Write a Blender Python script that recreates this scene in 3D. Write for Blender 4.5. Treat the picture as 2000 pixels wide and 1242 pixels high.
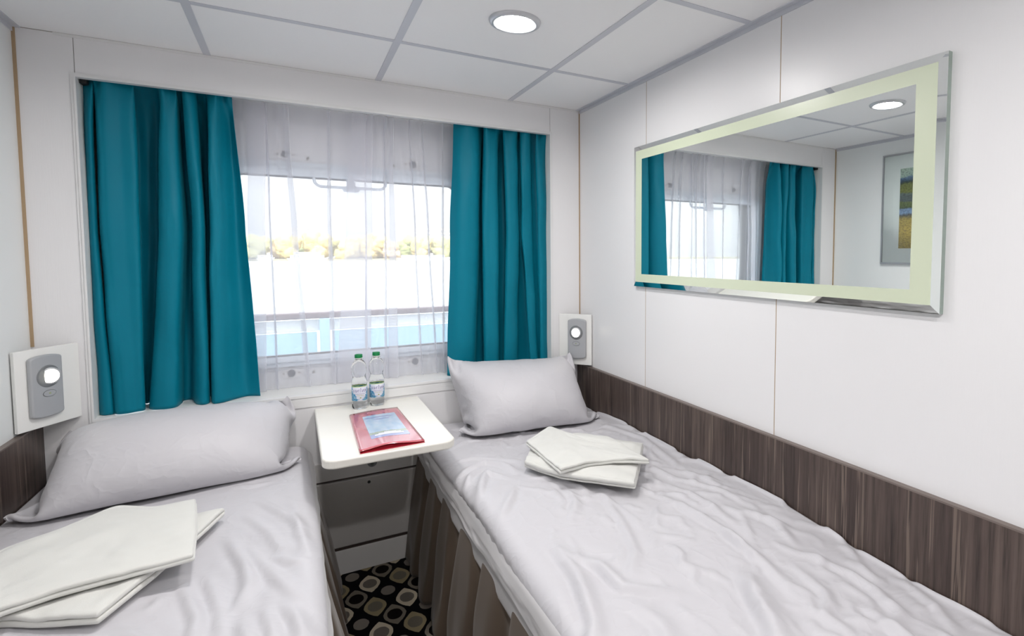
import bpy, bmesh, math, random
import numpy as np
from mathutils import Vector, Matrix
from mathutils import noise as mnoise

random.seed(7); np.random.seed(7)
scene = bpy.context.scene
COL = scene.collection
for o in list(bpy.data.objects): bpy.data.objects.remove(o)

# ------------------------------------------------------------------ camera
CX, CY, CZ = 0.7793, -2.6021, 1.4032
YAW, PITCH, ROLL = -0.5314, -0.0587, 0.0007
F, PX, PY = 1063.52, 1196.33, 558.95
_f = Vector((math.sin(-YAW)*math.cos(PITCH), math.cos(YAW)*math.cos(PITCH), math.sin(PITCH)))
_r = _f.cross(Vector((0, 0, 1))).normalized(); _u = _r.cross(_f)
RT = _r*math.cos(ROLL)+_u*math.sin(ROLL); UP = -_r*math.sin(ROLL)+_u*math.cos(ROLL)
cam_d = bpy.data.cameras.new('camera'); cam = bpy.data.objects.new('camera', cam_d); COL.objects.link(cam)
M = Matrix((RT, UP, -_f)).transposed().to_4x4(); M.translation = Vector((CX, CY, CZ)); cam.matrix_world = M
cam_d.sensor_fit = 'HORIZONTAL'; cam_d.sensor_width = 36; cam_d.lens = F/2000*36
cam_d.shift_x = (1000-PX)/2000; cam_d.shift_y = (PY-621)/2000
cam_d.clip_start = 0.02; cam_d.clip_end = 3000
scene.camera = cam
def U(px, py, ax, val):
    """point of the sight line through a photo pixel on the real plane ax = val"""
    d = RT*((px-PX)/F) - UP*((py-PY)/F) + _f
    i = 'xyz'.index(ax); c = Vector((CX, CY, CZ))
    return c + d*((val-c[i])/d[i])

# ------------------------------------------------------------------ world and exposure
SKY_STRENGTH = 1.15
LAMP_FRONT, FILL_REAR = 190.0, 215.0  # the rear value drives the added fill lamps
w = bpy.data.worlds.new('sky'); scene.world = w; w.use_nodes = True
nt = w.node_tree; nt.nodes.clear()
wo = nt.nodes.new('ShaderNodeOutputWorld'); bg = nt.nodes.new('ShaderNodeBackground')
tc = nt.nodes.new('ShaderNodeTexCoord'); sx = nt.nodes.new('ShaderNodeSeparateXYZ'); cr = nt.nodes.new('ShaderNodeValToRGB')
# overcast sky: the zenith is about three times as bright as the horizon
cr.color_ramp.elements[0].position = 0.0; cr.color_ramp.elements[0].color = (0.96, 0.97, 1.0, 1)
cr.color_ramp.elements[1].position = 0.9; cr.color_ramp.elements[1].color = (3.2, 3.35, 3.6, 1)
nt.links.new(tc.outputs['Generated'], sx.inputs[0]); nt.links.new(sx.outputs['Z'], cr.inputs[0])
nt.links.new(cr.outputs[0], bg.inputs[0]); bg.inputs[1].default_value = SKY_STRENGTH
nt.links.new(bg.outputs[0], wo.inputs[0])
sun_d = bpy.data.lights.new('hazy_sun', 'SUN'); sun_d.energy = 4.5; sun_d.angle = 0.05; sun_d.color = (1.0, 0.95, 0.86)
sun = bpy.data.objects.new('hazy_sun', sun_d); COL.objects.link(sun); sun.location = (-3, -6, 12)
sun.rotation_euler = Vector((0.35, 0.80, -0.62)).to_track_quat('-Z', 'Y').to_euler()
scene.view_settings.view_transform = 'Standard'; scene.view_settings.look = 'None'
scene.view_settings.exposure = 0.36; scene.view_settings.gamma = 1.0
scene.view_settings.use_curve_mapping = False

# ------------------------------------------------------------------ materials
def mat(name, color, rough=0.5, metal=0.0, spec=0.5, **kw):
    m = bpy.data.materials.new(name); m.use_nodes = True
    b = m.node_tree.nodes['Principled BSDF']
    b.inputs['Base Color'].default_value = (*color, 1); b.inputs['Roughness'].default_value = rough
    b.inputs['Metallic'].default_value = metal; b.inputs['Specular IOR Level'].default_value = spec
    for k, v in kw.items(): b.inputs[k.replace('_', ' ')].default_value = v
    return m
class G:
    """small node-graph writer"""
    def __init__(s, m): s.m = m; s.nt = m.node_tree; s.b = s.nt.nodes.get('Principled BSDF')
    def n(s, t, **kw):
        q = s.nt.nodes.new(t)
        for k, v in kw.items(): setattr(q, k, v)
        return q
    def link(s, a, b): s.nt.links.new(a, b)
    def put(s, sock, v):
        if isinstance(v, (int, float)): sock.default_value = v
        elif isinstance(v, tuple): sock.default_value = v
        else: s.link(v, sock)
    def M(s, op, a, b=0.0, c=0.0):
        q = s.n('ShaderNodeMath', operation=op)
        for i, v in enumerate((a, b, c)): s.put(q.inputs[i], v)
        return q.outputs[0]
    def mix(s, f, a, b):
        q = s.n('ShaderNodeMix', data_type='RGBA')
        s.put(q.inputs[0], f); s.put(q.inputs[6], a); s.put(q.inputs[7], b)
        return q.outputs[2]
    def obj_xyz(s):
        t = s.n('ShaderNodeTexCoord'); x = s.n('ShaderNodeSeparateXYZ'); s.link(t.outputs['Object'], x.inputs[0])
        return t.outputs['Object'], x.outputs[0], x.outputs[1], x.outputs[2]
    def scaled(s, vec, sc):
        q = s.n('ShaderNodeMapping'); s.link(vec, q.inputs[0]); q.inputs['Scale'].default_value = sc
        return q.outputs[0]
    def noise(s, vec, scale, detail=3, rough=0.5):
        q = s.n('ShaderNodeTexNoise'); s.link(vec, q.inputs['Vector'])
        q.inputs['Scale'].default_value = scale; q.inputs['Detail'].default_value = detail; q.inputs['Roughness'].default_value = rough
        return q.outputs[0]
    def ramp(s, f, stops):
        q = s.n('ShaderNodeValToRGB'); e = q.color_ramp.elements
        while len(e) < len(stops): e.new(0.5)
        for el, (p, c) in zip(e, stops): el.position = p; el.color = (*c, 1)
        s.put(q.inputs[0], f); return q.outputs[0]
    def bump(s, h, strength=0.2, dist=0.001):
        q = s.n('ShaderNodeBump'); s.put(q.inputs['Height'], h)
        q.inputs['Strength'].default_value = strength; q.inputs['Distance'].default_value = dist
        s.link(q.outputs[0], s.b.inputs['Normal'])

def panel_mat(name, color, rough=0.32):
    m = mat(name, color, rough, spec=0.45); g = G(m)
    v, x, y, z = g.obj_xyz()
    h = g.noise(g.scaled(v, (1, 1, 0.045)), 260, 3, 0.6)
    g.bump(h, 0.35, 0.0006)
    return m
M_WALL = panel_mat('white_laminate', (0.835, 0.83, 0.84))
M_WALL_L = panel_mat('cool_white_laminate', (0.83, 0.85, 0.85))
M_TRIM = mat('white_trim', (0.80, 0.80, 0.80), 0.35)
M_SEAM = mat('tan_seam', (0.42, 0.30, 0.18), 0.6)
M_SEAMD = mat('grey_seam', (0.35, 0.33, 0.31), 0.6)
M_CEIL = mat('ceiling_tile', (0.95, 0.945, 0.95), 0.6)
_g = G(M_CEIL); _g.bump(_g.noise(_g.obj_xyz()[0], 400, 2), 0.15, 0.0005)
M_GRID = mat('ceiling_grid', (0.60, 0.61, 0.66), 0.4)
M_GREYM = mat('grey_metal', (0.42, 0.43, 0.45), 0.4, 0.6)
M_CHROME = mat('chrome', (0.75, 0.75, 0.75), 0.15, 1.0)
M_WHITEP = mat('white_plastic', (0.84, 0.84, 0.82), 0.35)
M_SILVER = mat('silver_plastic', (0.45, 0.46, 0.48), 0.38, 0.3)
M_SILVERD = mat('silver_edge', (0.22, 0.23, 0.24), 0.4, 0.35)
M_BLACK = mat('black', (0.012, 0.012, 0.014), 0.5)
M_STEEL = mat('painted_steel', (0.85, 0.86, 0.90), 0.4); M_PLATE = mat('white_plate', (0.88, 0.88, 0.9), 0.4)
M_STEEL2 = mat('painted_window_frame', (0.74, 0.81, 0.89), 0.35)
M_TABLE = mat('cream_table', (0.84, 0.82, 0.76), 0.3)
M_CAB = mat('grey_white_cabinet', (0.66, 0.65, 0.64), 0.4)
M_FLAP = mat('grey_flap', (0.47, 0.455, 0.44), 0.4)

def wood_band():
    m = mat('dark_zebrano', (0.1, 0.08, 0.07), 0.42, spec=0.35); g = G(m)
    v, x, y, z = g.obj_xyz()
    a = g.noise(g.scaled(v, (1, 1, 0.035)), 70, 4, 0.75)
    b = g.noise(g.scaled(v, (1, 1, 0.02)), 17, 2, 0.5)
    c = g.noise(g.scaled(v, (1, 1, 0.022)), 85, 3, 0.6)
    base = g.ramp(a, [(0.28, (0.036, 0.026, 0.024)), (0.5, (0.098, 0.072, 0.062)), (0.68, (0.135, 0.10, 0.086))])
    dark = g.ramp(b, [(0.35, (0.60, 0.58, 0.60)), (0.6, (1, 1, 1))])
    q = g.n('ShaderNodeMix', data_type='RGBA', blend_type='MULTIPLY'); q.inputs[0].default_value = 1
    g.link(base, q.inputs[6]); g.link(dark, q.inputs[7])
    line = g.M('MULTIPLY', g.M('MINIMUM', g.M('MAXIMUM', g.M('MULTIPLY', g.M('SUBTRACT', c, 0.585), 22.0), 0.0), 1.0), 0.62)
    g.link(g.mix(line, q.outputs[2], (0.22, 0.17, 0.14, 1)), g.b.inputs['Base Color'])
    return m
M_WOOD = wood_band()
M_WOODTOP = mat('wood_band_cap', (0.17, 0.135, 0.12), 0.4)

def carpet():
    m = mat('patterned_carpet', (0.01, 0.01, 0.01), 0.95, spec=0.1); g = G(m)
    v, x, y, z = g.obj_xyz()
    nz = g.noise(v, 55, 2); nz2 = g.noise(v, 900, 2)
    xx = g.M('ADD', x, g.M('MULTIPLY', g.M('SUBTRACT', nz, 0.5), 0.006))
    # columns 0.06 apart, motifs 0.174 apart in each, every other column staggered by half
    u = g.M('DIVIDE', g.M('SUBTRACT', xx, 1.145), 0.0600)
    yy = g.M('DIVIDE', g.M('ADD', y, 0.143), 0.0872)
    out = None
    def motif(parity):
        # nearest lattice node (i,j) with i+j even is found through the rotated lattice
        pass
    p = g.M('DIVIDE', g.M('ADD', u, yy), 2.0); q = g.M('DIVIDE', g.M('SUBTRACT', u, yy), 2.0)
    best = {}
    def node(k, l):
        a = g.M('ADD', g.M('FLOOR', p), float(k)); b = g.M('ADD', g.M('FLOOR', q), float(l))
        i = g.M('ADD', a, b); j = g.M('SUBTRACT', a, b)
        dx = g.M('MULTIPLY', g.M('SUBTRACT', u, i), 0.060); dy = g.M('MULTIPLY', g.M('SUBTRACT', yy, j), 0.0872)
        ax = g.M('ABSOLUTE', dx); ay = g.M('ABSOLUTE', dy)
        # kind: even columns carry cream / tan leaves, odd ones dark rings / plain dots
        im = g.M('FLOORED_MODULO', i, 2.0)
        jj = g.M('FLOORED_MODULO', g.M('FLOOR', g.M('DIVIDE', g.M('ADD', j, g.M('ADD', i, 0.0)), 2.0)), 2.0)
        # ogee leaf outline
        t = g.M('MINIMUM', g.M('DIVIDE', ay, 0.068), 1.0)
        wv = g.M('MULTIPLY', g.M('POWER', g.M('MAXIMUM', g.M('SUBTRACT', 1.0, g.M('POWER', t, 1.75)), 0.0), 0.92), 0.0415)
        leaf = g.M('LESS_THAN', ax, wv)
        rr = g.M('SQRT', g.M('ADD', g.M('POWER', g.M('DIVIDE', ax, 0.0275), 2.0), g.M('POWER', g.M('DIVIDE', ay, 0.0335), 2.0)))
        disc = g.M('LESS_THAN', rr, 1.0)
        return im, jj, leaf, disc
    cur = (0.004, 0.004, 0.005, 1)
    for k in (0, 1):
        for l in (0, 1):
            im, jj, leaf, disc = node(k, l)
            ringA = g.mix(jj, (0.30, 0.25, 0.15, 1), (0.56, 0.49, 0.37, 1))      # tan / cream leaf
            discA = g.mix(jj, (0.17, 0.15, 0.115, 1), (0.16, 0.14, 0.12, 1))
            colA = g.mix(disc, ringA, discA)
            colB0 = g.mix(disc, (0.20, 0.175, 0.14, 1), (0.006, 0.004, 0.004, 1))   # grey ring with black heart
            leafB = g.mix(jj, leaf, disc)
            colB = g.mix(jj, colB0, (0.21, 0.185, 0.16, 1))
            maskv = g.M('ADD', g.M('MULTIPLY', leaf, g.M('SUBTRACT', 1.0, im)),
                        g.M('MULTIPLY', im, g.M('ADD', g.M('MULTIPLY', disc, jj), g.M('MULTIPLY', leaf, g.M('SUBTRACT', 1.0, jj)))))
            cur = g.mix(maskv, cur, g.mix(im, colA, colB))
    spk = g.M('ADD', 0.7, g.M('MULTIPLY', nz2, 0.6))
    mm = g.n('ShaderNodeMix', data_type='RGBA', blend_type='MULTIPLY'); mm.inputs[0].default_value = 1
    g.link(cur, mm.inputs[6]); cmb = g.n('ShaderNodeCombineColor')
    for i in range(3): g.link(spk, cmb.inputs[i])
    g.link(cmb.outputs[0], mm.inputs[7]); g.link(mm.outputs[2], g.b.inputs['Base Color'])
    g.bump(nz2, 0.5, 0.002)
    return m
M_CARPET = carpet()

def fabric(name, color, rough=0.75, sheen=0.2, weave=2200, bs=0.12, spec=0.3, sheencol=None, crease=0.0):
    m = mat(name, color, rough, spec=spec); g = G(m)
    g.b.inputs['Sheen Weight'].default_value = sheen; g.b.inputs['Sheen Roughness'].default_value = 0.4
    if sheencol: g.b.inputs['Sheen Tint'].default_value = (*sheencol, 1)
    v = g.obj_xyz()[0]
    g.bump(g.noise(v, weave, 2), bs, 0.0004)
    if crease:          # soft pressed-in creases of washed cotton
        w1 = g.n('ShaderNodeMixRGB'); w1.blend_type = 'ADD'; w1.inputs[0].default_value = 0.12
        nn = g.n('ShaderNodeTexNoise'); g.link(v, nn.inputs['Vector']); nn.inputs['Scale'].default_value = 5
        g.link(v, w1.inputs[1]); g.link(nn.outputs['Color'], w1.inputs[2])
        a = g.noise(g.scaled(w1.outputs[0], (1, 0.55, 1)), 9, 2, 0.4); b = g.noise(g.scaled(w1.outputs[0], (0.6, 1, 1)), 22, 2, 0.4)
        ra = g.M('POWER', g.M('SUBTRACT', 1.0, g.M('MINIMUM', g.M('MULTIPLY', g.M('ABSOLUTE', g.M('SUBTRACT', a, 0.5)), 7.0), 1.0)), 1.5)
        rb = g.M('POWER', g.M('SUBTRACT', 1.0, g.M('MINIMUM', g.M('MULTIPLY', g.M('ABSOLUTE', g.M('SUBTRACT', b, 0.47)), 8.0), 1.0)), 1.5)
        first = [q for q in g.nt.nodes if q.type == 'BUMP'][0]
        q = g.n('ShaderNodeBump'); g.link(g.M('ADD', ra, g.M('MULTIPLY', rb, 0.35)), q.inputs['Height'])
        q.inputs['Strength'].default_value = crease; q.inputs['Distance'].default_value = 0.004
        g.link(q.outputs[0], first.inputs['Normal'])
    return m
M_TEAL = fabric('teal_satin', (0.0, 0.18, 0.262), 0.5, 0.12, spec=0.18, sheencol=(0.1, 0.75, 0.9))
M_LINEN = fabric('white_cotton', (0.57, 0.56, 0.59), 0.5, 0.2, 1500, 0.08, spec=0.42, crease=0.32)
M_SHEET = fabric('grey_white_sheet', (0.60, 0.59, 0.60), 0.6, 0.2, 1500, 0.1)
M_TOWEL = fabric('white_terry', (0.68, 0.68, 0.65), 0.95, 0.5, 900, 0.9, spec=0.1)
M_SKIRT = fabric('taupe_valance', (0.138, 0.104, 0.078), 0.7, 0.25, 1500, 0.1)

def sheer_mat():
    m = bpy.data.materials.new('white_voile'); m.use_nodes = True; nt = m.node_tree; nt.nodes.clear()
    o = nt.nodes.new('ShaderNodeOutputMaterial'); tr = nt.nodes.new('ShaderNodeBsdfTransparent')
    df = nt.nodes.new('ShaderNodeBsdfDiffuse'); tl = nt.nodes.new('ShaderNodeBsdfTranslucent')
    df.inputs[0].default_value = (0.93, 0.93, 0.96, 1); tl.inputs[0].default_value = (0.90, 0.90, 0.96, 1)
    m1 = nt.nodes.new('ShaderNodeMixShader'); m1.inputs[0].default_value = 0.5
    nt.links.new(df.outputs[0], m1.inputs[1]); nt.links.new(tl.outputs[0], m1.inputs[2])
    lw = nt.nodes.new('ShaderNodeLayerWeight'); lw.inputs[0].default_value = 0.5
    # threads close up when the cloth is seen edge-on
    mr = nt.nodes.new('ShaderNodeMapRange'); mr.inputs[3].default_value = 0.36; mr.inputs[4].default_value = 0.72
    nt.links.new(lw.outputs['Facing'], mr.inputs[0])
    m2 = nt.nodes.new('ShaderNodeMixShader'); nt.links.new(mr.outputs[0], m2.inputs[0])
    nt.links.new(tr.outputs[0], m2.inputs[1]); nt.links.new(m1.outputs[0], m2.inputs[2]); nt.links.new(m2.outputs[0], o.inputs[0])
    return m
M_SHEER = sheer_mat()
def pane_mat(name, tint=(0.97, 0.99, 0.99)):
    m = bpy.data.materials.new(name); m.use_nodes = True; nt = m.node_tree; nt.nodes.clear()
    o = nt.nodes.new('ShaderNodeOutputMaterial'); tr = nt.nodes.new('ShaderNodeBsdfTransparent'); tr.inputs[0].default_value = (*tint, 1)
    gl = nt.nodes.new('ShaderNodeBsdfGlossy'); gl.inputs['Roughness'].default_value = 0.02
    fr = nt.nodes.new('ShaderNodeFresnel'); fr.inputs[0].default_value = 1.45
    mx = nt.nodes.new('ShaderNodeMixShader'); nt.links.new(fr.outputs[0], mx.inputs[0])
    nt.links.new(tr.outputs[0], mx.inputs[1]); nt.links.new(gl.outputs[0], mx.inputs[2]); nt.links.new(mx.outputs[0], o.inputs[0])
    return m
M_PANE = pane_mat('window_glass')
def emit_mat(name, color, strength):
    m = bpy.data.materials.new(name); m.use_nodes = True; nt = m.node_tree; nt.nodes.clear()
    o = nt.nodes.new('ShaderNodeOutputMaterial'); e = nt.nodes.new('ShaderNodeEmission')
    e.inputs[0].default_value = (*color, 1); e.inputs[1].default_value = strength; nt.links.new(e.outputs[0], o.inputs[0])
    return m
M_LAMPF = emit_mat('lamp_diffuser', (1.0, 0.97, 0.95), LAMP_FRONT)
M_FILLR = emit_mat('rear_fill_diffuser', (1.0, 0.975, 0.965), FILL_REAR)  # glow of the added fill pair behind the camera
M_READ = emit_mat('reading_bulb', (1.0, 0.92, 0.78), 9.0)
M_MIRROR = mat('mirror_silver', (0.90, 0.93, 0.92), 0.0, 1.0)
M_FROST = mat('frosted_green_glass', (0.66, 0.72, 0.55), 0.30, spec=0.5)

# ------------------------------------------------------------------ mesh helpers
def finish(name, me, m, parent=None, smooth=False):
    if m is not None: me.materials.append(m)
    if smooth:
        for p in me.polygons: p.use_smooth = True
    o = bpy.data.objects.new(name, me); COL.objects.link(o)
    if parent is not None: o.parent = parent
    return o
def from_bm(name, bm, m, parent=None, smooth=False):
    bmesh.ops.recalc_face_normals(bm, faces=bm.faces)
    me = bpy.data.meshes.new(name); bm.to_mesh(me); bm.free()
    return finish(name, me, m, parent, smooth)
def add_box(bm, a, b, bev=0.0, seg=2):
    a, b = Vector(a), Vector(b); c = (a+b)/2; s = b-a
    r = bmesh.ops.create_cube(bm, size=1.0, matrix=Matrix.Translation(c) @ Matrix.Diagonal((abs(s.x), abs(s.y), abs(s.z), 1)))
    if bev > 0:
        es = list({e for v in r['verts'] for e in v.link_edges})
        bmesh.ops.bevel(bm, geom=es, offset=bev, segments=seg, profile=0.5, affect='EDGES')
def box(name, a, b, m, parent=None, bev=0.0, seg=2):
    bm = bmesh.new(); add_box(bm, a, b, bev, seg); return from_bm(name, bm, m, parent)
def add_cyl(bm, c, r, h, axis='z', seg=32, r2=None):
    rot = {'z': Matrix(), 'x': Matrix.Rotation(math.pi/2, 4, 'Y'), 'y': Matrix.Rotation(math.pi/2, 4, 'X')}[axis]
    bmesh.ops.create_cone(bm, cap_ends=True, segments=seg, radius1=r, radius2=r if r2 is None else r2, depth=h,
                          matrix=Matrix.Translation(Vector(c)) @ rot)
def cyl(name, c, r, h, m, parent=None, axis='z', seg=32, r2=None, smooth=False):
    bm = bmesh.new(); add_cyl(bm, c, r, h, axis, seg, r2); return from_bm(name, bm, m, parent, smooth)
def lathe(name, prof, m, parent=None, seg=48, loc=(0, 0, 0), mtx=None, smooth=True, mod=None):
    """prof = list of (r, z); closed at axis when r == 0; mod(r, z, ang) may reshape"""
    vs, fs = [], []; n = len(prof)
    for i in range(seg):
        a = 2*math.pi*i/seg
        for (r, z) in prof:
            rr = mod(r, z, a) if mod else r
            vs.append(Vector((rr*math.cos(a), rr*math.sin(a), z)))
    for i in range(seg):
        j = (i+1) % seg
        for k in range(n-1): fs.append((i*n+k, j*n+k, j*n+k+1, i*n+k+1))
    mtx = mtx or Matrix.Translation(Vector(loc))
    bm = bmesh.new(); bv = [bm.verts.new(mtx @ v) for v in vs]
    for f in fs: bm.faces.new([bv[i] for i in f])
    bmesh.ops.remove_doubles(bm, verts=bm.verts, dist=1e-6)
    bmesh.ops.dissolve_degenerate(bm, edges=bm.edges, dist=1e-7)
    return from_bm(name, bm, m, parent, smooth)
def tube(name, pts, r, m, parent=None, seg=10, squash=1.0):
    bm = bmesh.new(); rings = []
    pts = [Vector(p) for p in pts]
    for i, p in enumerate(pts):
        t = (pts[min(i+1, len(pts)-1)]-pts[max(i-1, 0)]).normalized()
        ref = Vector((0, 1, 0)) if abs(t.y) < 0.9 else Vector((0, 0, 1))
        a = t.cross(ref).normalized(); b = t.cross(a).normalized()
        rings.append([bm.verts.new(p + a*math.cos(2*math.pi*k/seg)*r + b*math.sin(2*math.pi*k/seg)*r*squash) for k in range(seg)])
    for A, B in zip(rings, rings[1:]):
        for k in range(seg): bm.faces.new((A[k], A[(k+1) % seg], B[(k+1) % seg], B[k]))
    bm.faces.new(rings[0]); bm.faces.new(rings[-1][::-1])
    return from_bm(name, bm, m, parent, True)
def extrude_poly(name, poly, d, m, parent=None, bev=0.0, mtx=None, seg=2, smooth=False):
    """poly in local xy, thickness d along +z, optional bevel of all edges, then mtx"""
    bm = bmesh.new(); vs = [bm.verts.new((x, y, 0)) for x, y in poly]; f = bm.faces.new(vs)
    r = bmesh.ops.extrude_face_region(bm, geom=[f])
    for v in [g for g in r['geom'] if isinstance(g, bmesh.types.BMVert)]: v.co.z += d
    if bev > 0:
        es = [e for e in bm.edges if abs(e.verts[0].co.z-e.verts[1].co.z) < 1e-6]
        bmesh.ops.bevel(bm, geom=es, offset=bev, segments=seg, profile=0.5, affect='EDGES')
    if mtx: bmesh.ops.transform(bm, matrix=mtx, verts=bm.verts)
    return from_bm(name, bm, m, parent, smooth)
def rrect(x0, y0, x1, y1, r, n=6, radii=None):
    radii = radii or (r, r, r, r); pts = []
    for (cx, cy, a0, rr) in ((x1, y1, 0, radii[0]), (x0, y1, 90, radii[1]), (x0, y0, 180, radii[2]), (x1, y0, 270, radii[3])):
        sx_ = -1 if cx == x1 else 1; sy_ = -1 if cy == y1 else 1
        if rr <= 0: pts.append((cx, cy)); continue
        for k in range(n+1):
            a = math.radians(a0+90*k/n); pts.append((cx+sx_*rr+rr*math.cos(a), cy+sy_*rr+rr*math.sin(a)))
    return pts
def ring_bm(bm, outer, inner, y0, y1):
    """frame between two same-length loops given as (x,z), thickness from y0 to y1"""
    n = len(outer)
    def L(lp, y): return [bm.verts.new((x, y, z)) for x, z in lp]
    A, B, C_, D = L(outer, y0), L(inner, y0), L(outer, y1), L(inner, y1)
    for i in range(n):
        j = (i+1) % n
        bm.faces.new((A[i], A[j], B[j], B[i])); bm.faces.new((C_[i], C_[j], D[j], D[i]))
        bm.faces.new((A[i], A[j], C_[j], C_[i])); bm.faces.new((B[i], B[j], D[j], D[i]))
def grid_obj(name, P, m, parent=None, thick=0.0, sub=0, closed_u=False):
    ny, nx = P.shape[:2]
    vs = P.reshape(-1, 3).tolist(); idx = np.arange(ny*nx).reshape(ny, nx)
    a, b, c, d = idx[:-1, :-1], idx[:-1, 1:], idx[1:, 1:], idx[1:, :-1]
    fs = np.stack([a, b, c, d], -1).reshape(-1, 4).tolist()
    if closed_u:
        a, b, c, d = idx[:-1, -1], idx[:-1, 0], idx[1:, 0], idx[1:, -1]
        fs += np.stack([a, b, c, d], -1).reshape(-1, 4).tolist()
    me = bpy.data.meshes.new(name); me.from_pydata(vs, [], fs); me.update()
    o = finish(name, me, m, parent, True)
    if sub: md = o.modifiers.new('sub', 'SUBSURF'); md.levels = sub; md.render_levels = sub
    if thick: md = o.modifiers.new('thick', 'SOLIDIFY'); md.thickness = thick; md.offset = 0
    return o
def thing(name, label, cat, loc=(0, 0, 0), group=None):
    o = bpy.data.objects.new(name, None); COL.objects.link(o); o.location = loc; o.empty_display_size = 0.1
    return tag(o, label, cat, group)
def tag(o, label, cat, group=None):
    o['label'] = label; o['category'] = cat
    if group: o['group'] = group
    return o
def struct(o): o['kind'] = 'structure'; return o
def rebase(o):
    """give an Empty that was built at the origin its own base point"""
    ms = [c for c in o.children_recursive if c.type == 'MESH']
    lo = Vector((1e9,)*3); hi = -lo
    for c in ms:
        for v in c.data.vertices:
            for i in range(3): lo[i] = min(lo[i], v.co[i]); hi[i] = max(hi[i], v.co[i])
    base = Vector(((lo.x+hi.x)/2, (lo.y+hi.y)/2, lo.z))
    for me in {c.data for c in ms}: me.transform(Matrix.Translation(-base))
    o.location = base
    return o
def text_mesh(name, s, size, m, parent, mtx, extrude=0.0, bend=None, shear=0.0, res=2):
    cu = bpy.data.curves.new(name, 'FONT'); cu.body = s; cu.size = size; cu.align_x = 'CENTER'; cu.align_y = 'CENTER'
    cu.extrude = extrude; cu.shear = shear; cu.resolution_u = res
    to = bpy.data.objects.new(name, cu); COL.objects.link(to)
    dg = bpy.context.evaluated_depsgraph_get(); dg.update()
    me = bpy.data.meshes.new_from_object(to.evaluated_get(dg)); bpy.data.objects.remove(to)
    for v in me.vertices: v.co = bend(v.co) if bend else mtx @ v.co
    me.name = name
    return finish(name, me, m, parent)

# ------------------------------------------------------------------ cloth solver (position based, numpy)
def _pair(P, W, sa, sb, L, k):
    a = P[sa]; b = P[sb]; d = b-a; n = np.sqrt((d*d).sum(-1))+1e-9
    wa = W[sa]; wb = W[sb]; ws = wa+wb+1e-9
    c = (k*(n-L)/(n*ws))[..., None]*d
    P[sa] = a+c*wa[..., None]; P[sb] = b-c*wb[..., None]
def _sl(n, s, step, off):
    """slices of a pairs (i, i+s) with disjoint vertices"""
    idx = [i for i in range(n-s) if (i//s) % 2 == off]
    return np.array(idx, dtype=int), np.array([i+s for i in idx], dtype=int)
def constraints(shape, Lx, Ly, k_sh=0.6, bends=((2, 0.25), (4, 0.08))):
    """P indexed [..., row(y), col(x), 3]; Lx, Ly arrays of rest lengths per edge origin vertex"""
    ny, nx = shape; C = []
    def add(dy, dx, k, comp=None):
        ry = np.arange(ny-dy) ; rx = np.arange(nx-abs(dx))
        if dx < 0: rx = rx+abs(dx)
        for off in (0, 1):
            if dy > 0: r = ry[(ry//max(dy, 1)) % 2 == off]; c = rx
            else: c = rx[(rx//abs(dx)) % 2 == off]; r = ry
            if len(r) == 0 or len(c) == 0: continue
            R, Cc = np.meshgrid(r, c, indexing='ij')
            lx = Lx[R, Cc]*abs(dx); ly = Ly[R, Cc]*dy
            L = np.sqrt(lx*lx+ly*ly)
            C.append(((R, Cc), (R+dy, Cc+dx), L, k))
    add(0, 1, 1.0); add(1, 0, 1.0); add(1, 1, k_sh); add(1, -1, k_sh)
    for s, k in bends: add(0, s, k); add(s, 0, k)
    return C
def run_cloth(P, W, C, steps, passes, force, collide, damp=0.9):
    V = np.zeros_like(P)
    for t in range(steps):
        old = P.copy(); V *= damp
        P = P+V+force(P, t)*(W > 0)[..., None]
        for _ in range(passes):
            if P.ndim == 4:
                for g in range(P.shape[0]):
                    Pg = P[g]; Wg = W[g]
                    for sa, sb, L, k in C: _pair(Pg, Wg, sa, sb, L, k)
                    P[g] = Pg
                for e in ((slice(None), 0), (slice(None), -1), (0, slice(None)), (-1, slice(None))):
                    mid = P[(slice(None),)+e].mean(0); P[0][e] = mid; P[1][e] = mid
            else:
                for sa, sb, L, k in C: _pair(P, W, sa, sb, L, k)
        P = collide(P, t)
        V = P-old
    return P
def smooth_noise(ny, nx, cells, seed):
    rs = np.random.RandomState(seed); cy, cx = cells
    g = rs.rand(cy+3, cx+3)*2-1
    y = np.linspace(0, cy, ny); x = np.linspace(0, cx, nx)
    iy = y.astype(int); ix = x.astype(int); fy = y-iy; fx = x-ix
    fy = fy*fy*(3-2*fy); fx = fx*fx*(3-2*fx)
    a = g[iy][:, ix]; b = g[iy][:, ix+1]; c = g[iy+1][:, ix]; d = g[iy+1][:, ix+1]
    return (a*(1-fx)+b*fx)*(1-fy)[:, None]+(c*(1-fx)+d*fx)*fy[:, None]

#==SPLIT-ROOM
W, H, YB = 2.106, 2.157, -3.55
FX0, FX1, FZ0, FZ1 = 0.1517, 1.9335, 0.8106, 2.0148
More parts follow.
